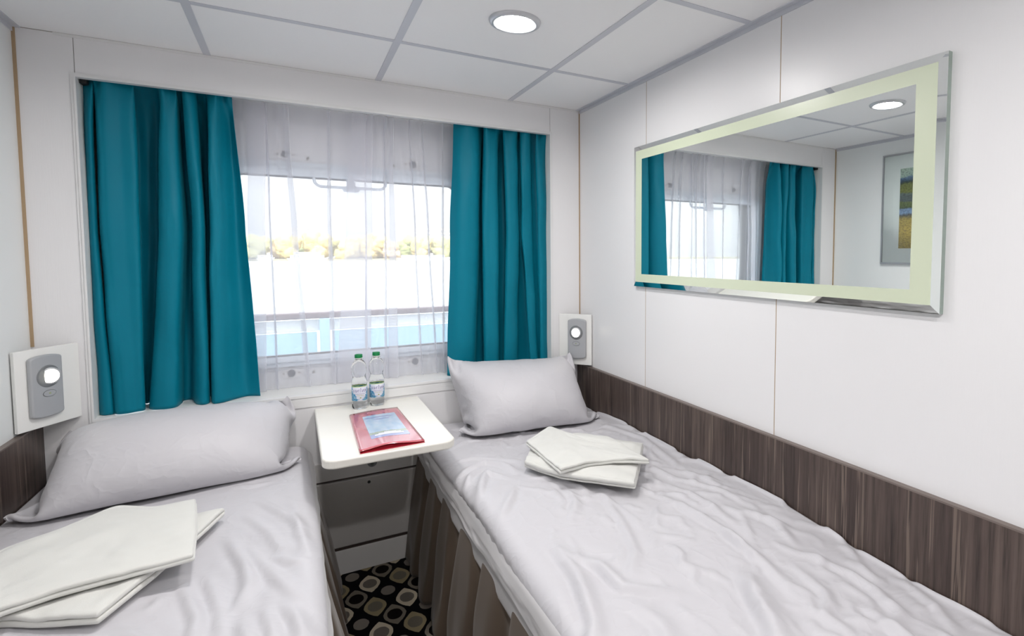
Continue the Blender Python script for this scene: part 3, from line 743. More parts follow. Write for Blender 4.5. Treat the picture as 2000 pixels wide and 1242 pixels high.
def bottle(x, y, rz, label):
    t = thing('water_bottle', label, 'bottle', (x, y, TZ+0.0004), 'water bottles on the table')
    t.rotation_euler.z = rz
    R = 0.0305
    prof = [(0, 0.006), (0.012, 0.004), (0.020, 0.0), (0.0265, 0.002), (0.030, 0.010), (0.0305, 0.022), (0.0290, 0.030), (0.0292, 0.034),
            (0.0295, 0.036), (0.0295, 0.100), (0.0305, 0.103), (0.0305, 0.112), (0.0288, 0.122), (0.0256, 0.131), (0.0244, 0.136), (0.0252, 0.141), (0.0282, 0.150), (0.0302, 0.161), (0.0304, 0.170),
            (0.0290, 0.182), (0.0250, 0.193), (0.0190, 0.202), (0.0140, 0.2085), (0.0135, 0.213), (0.0, 0.213)]
    def mod(r, z, a):
        if z < 0.03 and r > 0.01: return r*(1-0.13*(1-z/0.03)**0.7*(0.5+0.5*math.cos(5*a)))
        if 0.12 < z < 0.146: return r*(1+0.02*math.cos(12*a+z*220))
        return r
    lathe('body', prof, M_BOTTLE, t, 60, mod=mod)
    lathe('neck_ring', [(0.0130, 0.2132), (0.0165, 0.2132), (0.0165, 0.2155), (0.0130, 0.2155)], M_WHITEP, t, 32)
    lathe('cap', [(0.0, 0.2157), (0.0148, 0.2157), (0.0150, 0.2165), (0.0150, 0.2290), (0.0140, 0.2305), (0.0, 0.2307)], M_CAP, t, 48,
          mod=lambda r, z, a: r*(1+0.018*math.cos(30*a)) if 0.216 < z < 0.2295 else r)
    lb = lathe('label', [(0.0296, 0.0375), (0.0300, 0.0380), (0.0300, 0.0985), (0.0296, 0.0990)], M_LABEL, t, 64)
    rb = 0.03025
    def bend(zc, r=rb): return lambda c: Vector((r*math.sin(c.x/r), -r*math.cos(c.x/r), c.y+zc))
    text_mesh('brand_lettering', 'ШИТИЖ', 0.0155, M_INK, lb, None, bend=bend(0.079), res=2)
    text_mesh('small_lettering', 'минеральная вода', 0.0042, M_INK, lb, None, bend=bend(0.0675), res=1)
    text_mesh('green_lettering', 'природная', 0.0050, M_INKG, lb, None, bend=bend(0.0610), res=1)
    # leaf mark over the name
    def strip(name, pts, m):
        bm = bmesh.new(); f = bend(0.0); bm.faces.new([bm.verts.new(f(Vector((a, b, 0)))) for a, b in pts]); return from_bm(name, bm, m, lb)
    strip('leaf_mark', [(0.0, 0.0865), (0.0035, 0.089), (0.0035, 0.0925), (0.001, 0.0905)], M_INK)
    strip('green_mark', [(-0.003, 0.050), (0.0, 0.048), (0.005, 0.050), (0.003, 0.0525), (0.0, 0.053)], M_INKG)
    return t
pb = U(703, 797, 'z', TZ); bottle(pb.x, pb.y, 0.0, 'clear water bottle with green cap, left one of the pair on the table')
pb = U(737, 790, 'z', TZ); bottle(pb.x, pb.y, 0.06, 'clear water bottle with green cap, right one of the pair on the table')

# ------------------------------------------------------------------ red folder
fo = thing('red_folder', 'glossy red folder with a river ship picture lying on the table', 'folder', (0, 0, 0))
A_, B_, C2, D_ = (U(*p, 'z', TZ+0.002) for p in ((683, 812), (776, 797), (830, 863), (704, 886)))
M_RED = mat('glossy_red', (0.56, 0.09, 0.115), 0.16, spec=1.0, Coat_Weight=1.0, Coat_Roughness=0.12); M_REDIN = mat('red_inner', (0.50, 0.01, 0.03), 0.5)
def bil(u, v, dz=0.0):   # u along the short edge left to right, v from wall to room
    p = (A_*(1-u)+B_*u)*(1-v)+(D_*(1-u)+C2*u)*v
    lift = 0.012*math.exp(-((u-0.42)/0.35)**2)*v**2 + 0.004*math.sin(math.pi*u)*(1-v)
    return Vector((p.x, p.y, TZ+0.0060+lift+dz))
def sheet(name, f, nu, nv, m, parent, thick=0.0):
    P = np.array([[f(u, v) for u in np.linspace(0, 1, nu)] for v in np.linspace(0, 1, nv)]); return grid_obj(name, P, m, parent, thick)
def sub(u0, u1, v0, v1, dz): return lambda u, v: bil(u0+(u1-u0)*u, v0+(v1-v0)*v, dz)
sheet('front_cover', bil, 24, 24, M_RED, fo, 0.0008)
def low(u, v):
    p = bil(u, v); return Vector((p.x, p.y, TZ+0.0012))
sheet('back_cover', low, 12, 12, M_REDIN, fo, 0.0010)
def spine():
    P = np.array([[Vector((bil(0, v).x-0.0012*math.sin(math.pi*k), bil(0, v).y, TZ+0.0012+(bil(0, v).z-TZ-0.0012)*k)) for k in np.linspace(0, 1, 6)] for v in np.linspace(0, 1, 12)])
    return grid_obj('spine', P, M_RED, fo, 0.0006)
spine()
for i_ in range(3):
    def pg(u, v, k=i_):
        p = bil(0.02+0.95*u, 0.02+0.955*v); return Vector((p.x, p.y, TZ+0.0022+(p.z-TZ-0.0060)*(0.05+0.12*k)+0.0008*k))
    sheet('inner_sheet', pg, 16, 16, M_REDIN, fo, 0.0004)
def cover_pic():
    m = mat('cover_photo', (0.5, 0.6, 0.8), 0.16, spec=1.0, Coat_Weight=1.0, Coat_Roughness=0.12); g = G(m)
    at = g.n('ShaderNodeAttribute', attribute_name='UVMap'); sp = g.n('ShaderNodeSeparateXYZ'); g.link(at.outputs['Vector'], sp.inputs[0])
    u, v = sp.outputs[0], sp.outputs[1]
    n = g.noise(at.outputs['Vector'], 5, 3); n2 = g.noise(at.outputs['Vector'], 24, 2)
    sky = g.mix(n, (0.20, 0.42, 0.66, 1), (0.62, 0.72, 0.84, 1))
    hz = g.M('ADD', 0.24, g.M('MULTIPLY', g.M('SUBTRACT', n2, 0.5), 0.05))
    land = g.M('LESS_THAN', v, hz)
    c = g.mix(land, sky, (0.30, 0.38, 0.26, 1))
    c = g.mix(g.M('LESS_THAN', v, 0.15), c, (0.25, 0.30, 0.62, 1)); g.link(c, g.b.inputs['Base Color']); return m
def uvgrid(o, nu, nv):
    uv = o.data.uv_layers.new(name='UVMap')
    for l in o.data.loops:
        i = l.vertex_index; uv.data[l.index].uv = ((i % nu)/(nu-1), 1-(i//nu)/(nv-1))
cp = sheet('cover_picture', sub(0.215, 0.86, 0.155, 0.80, 0.0007), 20, 20, cover_pic(), fo); uvgrid(cp, 20, 20)
def on_cover(c):  # local x right, y up on the cover -> surface
    return bil(0.5375+c.x, 0.4775-c.y, 0.0011)
def flat_poly(name, pts, m, parent, f):
    bm = bmesh.new(); bm.faces.new([bm.verts.new(f(Vector((a, b, 0)))) for a, b in pts]); return from_bm(name, bm, m, parent)
M_SHIPW = mat('ship_white', (0.85, 0.85, 0.9), 0.2, spec=0.9)
ship_ = sheet('ship_hull', sub(0.29, 0.78, 0.712, 0.745, 0.0011), 14, 3, M_SHIPW, cp)
sheet('ship_deck', sub(0.36, 0.74, 0.694, 0.711, 0.0012), 12, 3, M_SHIPW, cp); sheet('ship_deck', sub(0.46, 0.66, 0.678, 0.693, 0.0012), 8, 3, M_SHIPW, cp)
M_PINK = mat('emblem_pink', (0.66, 0.30, 0.36), 0.2, spec=0.8)
flat_poly('emblem', [(-0.26+x_, y_) for x_, y_ in rrect(0.05, 0.362, 0.42, 0.425, 0.030, 5)], M_PINK, fo, on_cover)
text_mesh('emblem_lettering', 'МОСТУРФЛОТ', 0.043, mat('dark_red_ink', (0.20, 0.005, 0.02), 0.3), fo, None, bend=lambda c: bil(0.5375-0.025+c.x*1.05, 0.4775-0.392-c.y, 0.0015), res=1)
ink = mat('script_ink', (0.16, 0.14, 0.42), 0.3)
text_mesh('script_line', 'Желаем Вам приятного', 0.050, ink, cp, None, bend=lambda c: bil(0.5375-0.02+c.x*0.95, 0.4775-0.245-c.y, 0.0011), shear=0.4, res=1)
text_mesh('script_line', 'путешествия', 0.050, ink, cp, None, bend=lambda c: bil(0.5375+c.x*0.95, 0.4775-0.185-c.y, 0.0011), shear=0.4, res=1)
rebase(fo)

#==SPLIT-BED
# ------------------------------------------------------------------ beds
BH = 0.585         # mattress top
Y0B, Y1B = -0.014, -2.28
def skirt(name, x_top, x_bot, parent, seed, nf=17, sgn=1):
    """gathered valance: flat at the hem of the sheet with sewn-in pleats opening towards the floor"""
    nu, nv = 700, 36; rs = np.random.RandomState(seed)
    s = np.linspace(0, 1, nu); ph = np.cumsum(0.6+0.8*np.abs(smooth_noise(1, nu, (1, 22), seed)[0])); ph = ph/ph[-1]*nf*2*math.pi
    P = np.zeros((nv, nu, 3)); n2 = smooth_noise(nv, nu, (3, 40), seed+2)
    wv = np.sin(ph); sharp = np.tanh(2.6*(wv+0.45))
    for j in range(nv):
        t = j/(nv-1); amp = 0.002+0.036*t**0.65
        P[j, :, 0] = x_top+(x_bot-x_top)*t + sgn*(sharp*amp + 0.010*n2[j]*t)
        P[j, :, 1] = Y0B-0.012+(Y1B-Y0B)*s + 0.016*np.cos(ph)*min(1, t*2.2)+0.010*n2[j]*t
        P[j, :, 2] = 0.508*(1-t)+0.004*t + (0.008*np.cos(ph*0.5) if j == 0 else 0)*0
    return grid_obj(name, P, M_SKIRT, parent, 0.0012)
def bed(xa, xb, aisle, label, seed):
    """aisle = +1 when the open side faces +x"""
    t = thing('cabin_bed', label, 'bed')
    xs = xb if aisle > 0 else xa
    inn = 0.03
    box('bed_base', (xa+(inn if aisle < 0 else 0), Y1B, 0.02), (xb-(inn if aisle > 0 else 0), Y0B, 0.40), M_WOODTOP, t)
    bm = bmesh.new(); add_box(bm, (xa, Y1B, 0.40), (xb, Y0B, BH), 0.045, 5)
    from_bm('mattress', bm, M_SHEET, t, True)
    # sheet hanging over the open side with a wavy hem
    nu, nv = 420, 26; s = np.linspace(0, 1, nu); P = np.zeros((nv, nu, 3))
    n1 = smooth_noise(nv, nu, (4, 26), seed); n2 = smooth_noise(nv, nu, (6, 70), seed+1); hem = smooth_noise(1, nu, (1, 9), seed+2)[0]
    for j in range(nv):
        v = j/(nv-1)
        if v < 0.3: q = v/0.3*math.pi/2; off = -0.045+0.045*math.sin(q); z = BH+0.003-0.045+0.045*math.cos(q)
        else: q = (v-0.3)/0.7; off = 0.002+0.004*q; z = BH+0.003-0.045-(0.040+0.006*hem)*q
        P[j, :, 0] = xs+aisle*(off+0.005*n1[j]*v+0.0008*n2[j]*v)+aisle*0.002
        P[j, :, 1] = Y0B-0.002+(Y1B-Y0B)*s; P[j, :, 2] = z
    grid_obj('sheet', P, M_SHEET, t, 0.0012, 0)
    skirt('valance', xs-aisle*0.012, xs+aisle*(0.055 if aisle > 0 else 0.022), t, seed+3, 9, aisle)
    return rebase(t)
bed(0.022, 0.826, 1, 'narrow cabin bed along the left wall with taupe valance', 11)
bed(1.252, W-0.022, -1, 'cabin bed along the right wall under the mirror with taupe valance', 23)

#==SPLIT-DUVET
def zo(ox, oy, sc, *pl): return [(ox+x/sc, oy+y/sc) for x, y in pl]
_a = lambda *p: zo(1100, 700, 2.222, *p)
_b = lambda *p: zo(820, 660, 3.448, *p)
_c = lambda *p: zo(0, 620, 1.997, *p)
RR = [(_a((390, 560), (560, 650), (700, 730), (850, 830), (960, 920), (1040, 985)), 0.013, 0.016),
      (_a((760, 630), (930, 690), (1000, 760)), 0.010, 0.012), (_a((1050, 800), (1250, 870), (1350, 930), (1450, 1020), (1430, 1080)), 0.011, 0.014),
      (_a((1000, 850), (1130, 950), (1150, 1000), (1120, 1040), (1200, 1090), (1290, 1160)), 0.009, 0.013),
      (_a((760, 880), (820, 960), (900, 1080), (960, 1200)), 0.018, 0.030), (_a((0, 800), (150, 850), (260, 940), (500, 960)), 0.012, 0.016),
      (_a((160, 560), (260, 700), (310, 800), (280, 900)), 0.008, 0.012), (_a((450, 480), (700, 560), (850, 650)), 0.008, 0.010),
      (_a((400, 500), (560, 570), (760, 700)), 0.007, 0.010), (_a((420, 440), (600, 490), (800, 600), (900, 680)), 0.006, 0.010),
      (_a((1250, 780), (1320, 860), (1420, 930)), 0.006, 0.010), (_a((1500, 900), (1620, 1000), (1700, 1100)), 0.008, 0.014),
      (_a((-60, 760), (60, 900), (130, 1080), (100, 1200)), 0.014, 0.02), (_a((300, 1000), (420, 1080), (480, 1200)), 0.008, 0.02),
      (_a((1300, 1000), (1420, 1090), (1560, 1200)), 0.009, 0.018),
      (_b((200, 560), (270, 570), (340, 600)), 0.009, 0.010), (_b((225, 690), (320, 650), (420, 640)), 0.010, 0.010), (_b((240, 790), (360, 765), (500, 770)), 0.009, 0.011),
      (_b((280, 870), (440, 800), (560, 820), (650, 880)), 0.012, 0.014), (_b((300, 960), (360, 880), (430, 830)), 0.011, 0.011),
      (_b((400, 1060), (430, 950), (450, 880), (600, 930)), 0.012, 0.014), (_b((560, 1172), (620, 1060), (640, 980)), 0.010, 0.014),
      (_b((450, 560), (640, 600), (820, 590)), 0.006, 0.012), (_b((1240, 560), (1500, 640), (1780, 840)), 0.007, 0.014), (_b((1300, 500), (1600, 590), (1900, 760)), 0.006, 0.014),
      (_b((980, 1000), (1040, 1080), (1020, 1172)), 0.010, 0.014)]
RL = [(_c((900, 640), (980, 640), (1060, 620)), 0.006, 0.012), (_c((1000, 690), (1100, 740), (1180, 800)), 0.008, 0.012),
      (_c((880, 820), (950, 920), (960, 1000), (900, 1100)), 0.011, 0.016), (_c((960, 840), (1050, 960), (1150, 1050)), 0.009, 0.014),
      (_c((700, 1000), (760, 1130), (720, 1242)), 0.010, 0.014), (_c((1060, 890), (1120, 925), (1190, 925)), 0.008, 0.011),
      (_c((800, 960), (840, 1080), (850, 1200)), 0.009, 0.013), (_c((560, 1110), (610, 1080), (640, 1040)), 0.006, 0.010),
      (_c((1100, 1080), (1150, 1140), (1180, 1220)), 0.009, 0.013), (_c((1020, 1090), (1050, 1170), (1060, 1240)), 0.009, 0.013),
      (_c((950, 740), (1040, 800), (1100, 880)), 0.006, 0.012), (_c((180, 790), (330, 850), (480, 850)), 0.006, 0.02), (_c((1130, 700), (1160, 800), (1200, 900)), 0.007, 0.012),
      (_c((440, 1180), (520, 1200), (600, 1242)), 0.007, 0.014), (_c((920, 1130), (960, 1200), (950, 1280)), 0.008, 0.014)]
def duvet(xa, xb, aisle, label, seed, ridges, top=0.612, crumple=1.0):
    """thin quilt laid over the mattress; buckled into creases by the solver"""
    h = 0.0108; wtot = (xb-xa)+0.075; nx = int(wtot/h); ny = int((Y0B-0.02-(Y1B-0.01))/h)
    n1 = smooth_noise(ny, nx, (9, 4), seed); n2 = smooth_noise(ny, nx, (26, 12), seed+1); n3 = smooth_noise(ny, nx, (60, 26), seed+2)
    s = np.linspace(0, 1, nx); sy = np.linspace(0, 1, ny)
    # arc length from wall side to aisle side
    L = s*wtot; flat = (xb-xa)-0.055; rad = 0.045
    def prof(l):
        if l < flat: return l, 0.0
        a = (l-flat)/rad
        if a < math.pi/2: return flat+rad*math.sin(a), -rad*(1-math.cos(a))
        return flat+rad, -rad-(l-flat-rad*math.pi/2)
    pr = np.array([prof(l) for l in L])
    P = np.zeros((ny, nx, 3)); xw = xa if aisle > 0 else xb
    P[..., 0] = xw+aisle*pr[None, :, 0]; P[..., 1] = (Y0B-0.02)+((Y1B-0.01)-(Y0B-0.02))*sy[:, None]
    base = top+0.020*(smooth_noise(ny, nx, (5, 3), seed+9))
    bumpw = np.exp(-((P[..., 1]+1.1)/0.55)**2)*0.022+0.006
    P[..., 2] = base+bumpw+pr[None, :, 1]+0.006*n2+0.004*n3
    ex = 1+(0.045+0.05*np.abs(n1))*crumple; ey = 1+(0.02+0.04*np.abs(n2))*crumple
    ex = 1+(ex-1)*(1-0.7*np.exp(-((s[None, :]-1)/0.28)**2)); ey = 1+(ey-1)*(1-0.6*np.exp(-((s[None, :]-1)/0.28)**2))
    Lx = np.full((ny, nx), wtot/(nx-1))*ex; Ly = np.full((ny, nx), (Y0B-0.02-(Y1B-0.01))/(ny-1))*ey
    C = constraints((ny, nx), Lx, Ly, 0.35, ((2, 0.2), (4, 0.04)))
    P0 = P.copy(); Wt = np.ones((ny, nx))
    floorz = base-0.012+bumpw*0.85+pr[None, :, 1]
    def force(P_, t):
        f = np.zeros_like(P_); f[..., 2] = -0.00045; 
        f += (P0-P_)*np.array([0.030, 0.030, 0.006]); return f
    def collide(P_, t):
        P_[..., 2] = np.maximum(P_[..., 2], floorz)
        P_[..., 0] = np.clip(P_[..., 0], *( (xa+0.001, xb+0.02) if aisle > 0 else (xa-0.02, xb-0.001) ))
        P_[..., 1] = np.clip(P_[..., 1], Y1B-0.02, Y0B-0.006)
        return P_
    P = run_cloth(P, Wt, C, 70, 4, force, collide, 0.85)
    for pl, amp, wd in ridges:
        q = [U(a_, b_, 'z', top+0.03) for a_, b_ in pl]
        best = np.full((ny, nx), 1e9); along = np.zeros((ny, nx)); side = np.zeros((ny, nx)); tot = sum((q[i+1]-q[i]).length for i in range(len(q)-1)); acc = 0
        for A2, B2 in zip(q, q[1:]):
            dx_, dy_ = B2.x-A2.x, B2.y-A2.y; l2 = dx_*dx_+dy_*dy_+1e-12
            t_ = np.clip(((P[..., 0]-A2.x)*dx_+(P[..., 1]-A2.y)*dy_)/l2, 0, 1)
            ex_ = P[..., 0]-(A2.x+dx_*t_); ey_ = P[..., 1]-(A2.y+dy_*t_); d_ = np.sqrt(ex_**2+ey_**2)
            m_ = d_ < best; best = np.where(m_, d_, best); along = np.where(m_, (acc+t_*math.sqrt(l2))/tot, along)
            side = np.where(m_, np.sign(ex_*dy_-ey_*dx_), side); acc += math.sqrt(l2)
        w_ = wd*np.where(side > 0, 0.5, 1.15); env = np.clip(np.sin(np.clip(along, 0.02, 0.98)*math.pi), 0, 1)**0.6
        P[..., 2] += 1.45*amp*env*(np.exp(-(best/w_)**2)-0.35*np.exp(-((best-2.1*w_)/(w_*1.1))**2))
    o = grid_obj('duvet', P, M_LINEN, None, 0.004, 1)
    o.modifiers.new('x', 'SUBSURF').levels = 0; o.modifiers.remove(o.modifiers[-1])
    return tag(o, label, 'duvet')
duvet(0.022, 0.826, 1, 'rumpled white duvet spread over the left bed', 31, RL, crumple=0.45)
duvet(1.252, W-0.022, -1, 'rumpled white duvet spread over the right bed under the mirror', 57, RR)

def pillow(c00, c10, c11, c01, size, label, seed, steps=130, press=0.0011, planes=None, thickbias=(0, -0.2, 1), n=(86, 58), flap=0.07, slack=1.0, guide=(0.15, 0.03, 0.05)):
    """two sheets sewn at the rim and inflated. c00 near-left, c10 near-right, c11 far-right, c01 far-left"""
    nx, ny = n; sw, sh_ = size
    u = np.linspace(0, 1, nx)[None, :, None]; v = np.linspace(0, 1, ny)[:, None, None]
    c = [np.array(p, float) for p in (c00, c10, c11, c01)]
    base = (c[0]*(1-u)+c[1]*u)*(1-v)+(c[3]*(1-u)+c[2]*u)*v
    nrm = np.cross(c[1]-c[0], c[3]-c[0]); nrm /= np.linalg.norm(nrm)
    bulge = (np.sin(math.pi*u)*np.sin(math.pi*v))**0.5
    rs = np.random.RandomState(seed)
    P = np.stack([base+nrm*0.05*bulge, base-nrm*0.01*bulge])
    jig = smooth_noise(ny, nx, (9, 12), seed)[..., None]*0.004; P[0] += nrm*jig; P[1] += nrm*jig*0.3
    Wt = np.ones(P.shape[:3])
    for (j, i) in ((0, 0), (0, -1), (-1, 0), (-1, -1)): Wt[:, j, i] = 0
    uu = np.linspace(0, 1, nx)[None, :]; e_ = np.exp(-(np.minimum(uu, 1-uu)/0.16)**2)
    nn_ = smooth_noise(ny, nx, (10, 7), seed+4)
    Lx = np.full((ny, nx), sw/(nx-1))*(1+0.03*np.abs(nn_)); Ly = np.full((ny, nx), sh_/(ny-1))*(1+slack*(0.06*e_+0.04*np.abs(nn_)))
    C = constraints((ny, nx), Lx, Ly, 0.5, ((2, 0.10), (3, 0.05)))
    pm = (np.clip((np.minimum(uu, 1-uu)-flap*0.5)/(flap*0.8), 0, 1)*np.ones((ny, 1)))[..., None]
    def normals(G_):
        du = np.gradient(G_, axis=1); dv = np.gradient(G_, axis=0); nn = np.cross(du, dv)
        area = np.linalg.norm(nn, axis=-1, keepdims=True); return nn/(np.mean(area)+1e-9)
    def force(P_, t):
        k = press*min(1, t/40)
        f = np.stack([normals(P_[0])*k*pm, -normals(P_[1])*k*pm]); f[..., 2] -= 0.00045; return f
    def collide(P_, t):
        for (pn, pd) in planes:
            pn_ = np.array(pn, float); dd = (P_*pn_).sum(-1)-pd; m_ = dd < 0
            P_[m_] -= dd[m_][:, None]*pn_
        P_[:, -1] += (base[-1]-P_[:, -1])*guide[0]; P_[:, 0] += (base[0]-P_[:, 0])*guide[1]
        for e in (0, -1): P_[:, :, e] += (base[:, e]-P_[:, :, e])*guide[2]
        return P_
    P = run_cloth(P, Wt, C, steps, 6, force, collide, 0.90)
    # one closed mesh
    idx = np.zeros((2, ny, nx), int); vs = []; 
    for j in range(ny):
        for i in range(nx): idx[0, j, i] = len(vs); vs.append(P[0, j, i].tolist())
    for j in range(ny):
        for i in range(nx):
            if j in (0, ny-1) or i in (0, nx-1): idx[1, j, i] = idx[0, j, i]
            else: idx[1, j, i] = len(vs); vs.append(P[1, j, i].tolist())
    fs = []
    for j in range(ny-1):
        for i in range(nx-1):
            a = idx[0]; fs.append((a[j, i], a[j, i+1], a[j+1, i+1], a[j+1, i]))
            b = idx[1]; fs.append((b[j, i], b[j+1, i], b[j+1, i+1], b[j, i+1]))
    me = bpy.data.meshes.new('pillow'); me.from_pydata(vs, [], [tuple(int(q) for q in f) for f in fs]); me.update()
    o = finish('pillow', me, M_LINEN, None, True)
    md = o.modifiers.new('sub', 'SUBSURF'); md.levels = 1; md.render_levels = 1
    return tag(o, label, 'pillow')
ZP = 0.625
pillow((0.046, -0.386, 0.645), (0.750, -0.235, 0.625), (0.745, -0.030, 0.829), (0.096, -0.035, 0.795), (0.79, 0.50),
       'long plump white pillow slumped against the wall on the left bed', 5, guide=(0.12, 0.02, 0.0), slack=0.7, planes=(((0, 0, 1), ZP), ((0, -1, 0), 0.012), ((1, 0, 0), 0.024)))
pillow((1.431, -0.237, 0.640), (2.014, -0.376, 0.640), (2.006, -0.080, 0.902), (1.389, -0.050, 0.937), (0.70, 0.47),
       'white pillow propped upright against the window wall on the right bed', 9, guide=(0.15, 0.03, 0.02), slack=1.7, flap=0.11, planes=(((0, 0, 1), ZP), ((0, -1, 0), 0.040), ((-1, 0, 0), -(W-0.026)), ((-0.77, -0.638, 0), -1.495)))

# ------------------------------------------------------------------ folded towels
def resample(pl, n):
    pl = [Vector((p[0], p[1], 0)) for p in pl]; d = [0]
    for a, b in zip(pl, pl[1:]): d.append(d[-1]+(b-a).length)
    out = []
    for t in np.linspace(0, d[-1], n):
        k = max(i for i in range(len(d)) if d[i] <= t+1e-9); k = min(k, len(pl)-2)
        out.append(pl[k].lerp(pl[k+1], (t-d[k])/max(d[k+1]-d[k], 1e-9)))
    return out
def rounded(P_, k=3):
    for _ in range(k):
        Q = [p.copy() for p in P_]
        for i in range(1, len(P_)-1): P_[i] = (Q[i-1]+Q[i]*2+Q[i+1])/4
    return P_
def towel(bottom, right, topp, left, z0, layers, gap, label, seed, group, lift=None, open_side='bottom', zfn=None):
    """four boundary polylines (bottom l->r, right b->t, top l->r, left b->t); layers = thick folded cloth leaves
    joined by a rounded fold along the far edge and open towards open_side"""
    nu, nv = 46, 40
    Bt, Tp = rounded(resample(bottom, nu)), rounded(resample(topp, nu)); Lf, Rt = rounded(resample(left, nv)), rounded(resample(right, nv))
    def coons(i, j):
        u, v = i/(nu-1), j/(nv-1)
        return (Bt[i]*(1-v)+Tp[i]*v)+(Lf[j]*(1-u)+Rt[j]*u)-((Bt[0]*(1-v)+Tp[0]*v)*(1-u)+(Bt[-1]*(1-v)+Tp[-1]*v)*u)
    n1 = smooth_noise(nv, nu, (5, 6), seed); n2 = smooth_noise(nv, nu, (12, 14), seed+1)
    cen = (Bt[0]+Bt[-1]+Tp[0]+Tp[-1])/4
    # serpentine: rows travel across, wrap round the edge, come back one leaf higher
    rows = []
    for k in range(layers):
        js = range(nv) if k % 2 == 0 else range(nv-1, -1, -1)
        zc = z0+gap*k
        for j in js:
            r = []
            for i in range(nu):
                p = coons(i, j); p = cen+(p-cen)*(1-0.012*((k*37) % 3-1))
                e = min(i, nu-1-i)/(nu-1); ev = min(j, nv-1-j)/(nv-1)
                z = zc+(0.0030*n1[j, i]+0.0016*n2[j, i])*(k+0.4)*0.8-0.0035*k*math.exp(-(min(e, ev)/0.05)**2) + (zfn(p.x, p.y) if zfn else 0)
                r.append((p.x, p.y, z))
            rows.append(r)
        if k < layers-1:       # rounded fold
            jj = nv-1 if k % 2 == 0 else 0
            jn = nv-2 if k % 2 == 0 else 1
            for a in (0.25, 0.5, 0.75):
                r = []
                for i in range(nu):
                    p = coons(i, jj); q = coons(i, jn); d = (p-q); d = d.normalized() if d.length > 0 else d
                    p = cen+(p-cen)
                    o_ = math.sin(math.pi*a)*gap*0.55
                    r.append((p.x+d.x*o_, p.y+d.y*o_, zc+gap*(0.5-0.5*math.cos(math.pi*a)) + (zfn(p.x, p.y) if zfn else 0)))
                rows.append(r)
    o = grid_obj('folded_towel', np.array(rows), M_TOWEL, None, gap*0.86, 1)
    o.modifiers.move(0, 1)
    return tag(o, label, 'towel', group)
def Z(pts, z): return [tuple(U(a, b, 'z', z)) for a, b in pts]
zt0 = 0.652
# left bed, lower towel then upper towel
towel(Z([(-60, 1215), (0, 1212), (100, 1213), (190, 1206)], zt0), Z([(190, 1206), (300, 1120), (437, 998)], zt0), Z([(-60, 1130), (200, 1050), (437, 998)], zt0),
      Z([(-60, 1215), (-60, 1130)], zt0), zt0-0.010, 2, 0.0150, 'folded white towel underneath the other one on the left bed', 71, 'towels on the beds')
z2 = zt0+0.032
towel(Z([(-60, 1216), (0, 1192), (100, 1158), (250, 1118), (378, 1084)], z2), Z([(378, 1084), (384, 1030), (383, 978)], z2), Z([(-60, 1130), (0, 1078), (110, 1042), (228, 990), (305, 995), (383, 978)], z2),
      Z([(-60, 1216), (-60, 1130)], z2), z2-0.010, 2, 0.0135, 'folded white towel on top of the other one on the left bed', 73, 'towels on the beds')
# right bed
towel(Z([(1025, 905), (1095, 930), (1240, 948)], zt0+0.008), Z([(1240, 948), (1252, 900), (1256, 868)], zt0+0.008), Z([(1035, 878), (1120, 850), (1256, 868)], zt0+0.008),
      Z([(1025, 905), (1035, 878)], zt0+0.008), zt0, 3, 0.0110, 'folded white towel underneath the other one on the right bed', 75, 'towels on the beds')
z3 = zt0+0.042
towel(Z([(1095, 920), (1150, 905), (1200, 898), (1268, 900)], z3), Z([(1268, 900), (1225, 876), (1190, 856)], z3), Z([(1030, 866), (1075, 833), (1120, 848), (1190, 850)], z3),
      Z([(1095, 920), (1060, 890), (1030, 866)], z3), z3-0.007, 2, 0.0125, 'folded white towel on top of the other one on the right bed', 77, 'towels on the beds')

#==SPLIT-REAR
# ------------------------------------------------------------------ rear of the cabin (behind the camera): door
dr = struct(bpy.data.objects.new('door_1', None)); COL.objects.link(dr)
box('door_leaf', (0.68, YB, 0.005), (1.42, YB+0.035, 2.00), mat('door_laminate', (0.72, 0.70, 0.68), 0.4), dr, 0.002)
bm = bmesh.new()
for a, b in (((0.63, YB, 0), (0.68, YB+0.02, 2.05)), ((1.42, YB, 0), (1.47, YB+0.02, 2.05)), ((0.68, YB, 2.0), (1.42, YB+0.02, 2.05))): add_box(bm, a, b, 0.002)
from_bm('door_frame', bm, M_TRIM, dr)
tube('door_handle', [(1.34, YB+0.035, 1.02), (1.34, YB+0.08, 1.02), (1.22, YB+0.08, 1.02)], 0.009, M_CHROME, dr)

# ------------------------------------------------------------------ outside: deck, railing, river, far shore
M_DECK = mat('ship_deck_paint', (0.34, 0.38, 0.40), 0.6)
M_BLUEP = mat('light_blue_panel', (0.48, 0.68, 0.82), 0.5)
M_RAILW = mat('white_rail_paint', (0.80, 0.80, 0.80), 0.4)
M_HAND = mat('varnished_handrail', (0.20, 0.14, 0.14), 0.4)
struct(box('deck', (-7, WY+0.03, -0.05), (9, 1.70, 0.0), M_DECK))
bm = bmesh.new()
add_box(bm, (-7, WY+0.012, 2.015), (9, WY+0.03, 2.6)); add_box(bm, (-7, WY+0.012, 0.0), (9, WY+0.03, 0.80))
add_box(bm, (-7, WY+0.012, 0.80), (FX0-0.02, WY+0.03, 2.015)); add_box(bm, (FX1+0.02, WY+0.012, 0.80), (9, WY+0.03, 2.015))
struct(from_bm('wall_hull', bm, M_RAILW))
ra = thing('ship_railing', 'deck railing with dark handrail and light blue panels outside the window', 'railing')
RY = 1.5
zr = U(512, 620, 'y', RY).z
box('handrail', (-6, RY-0.035, zr-0.022), (8, RY+0.035, zr+0.020), M_HAND, ra, 0.008)
box('top_bar', (-6, RY-0.012, zr-0.105), (8, RY+0.012, zr-0.085), M_RAILW, ra, 0.004)
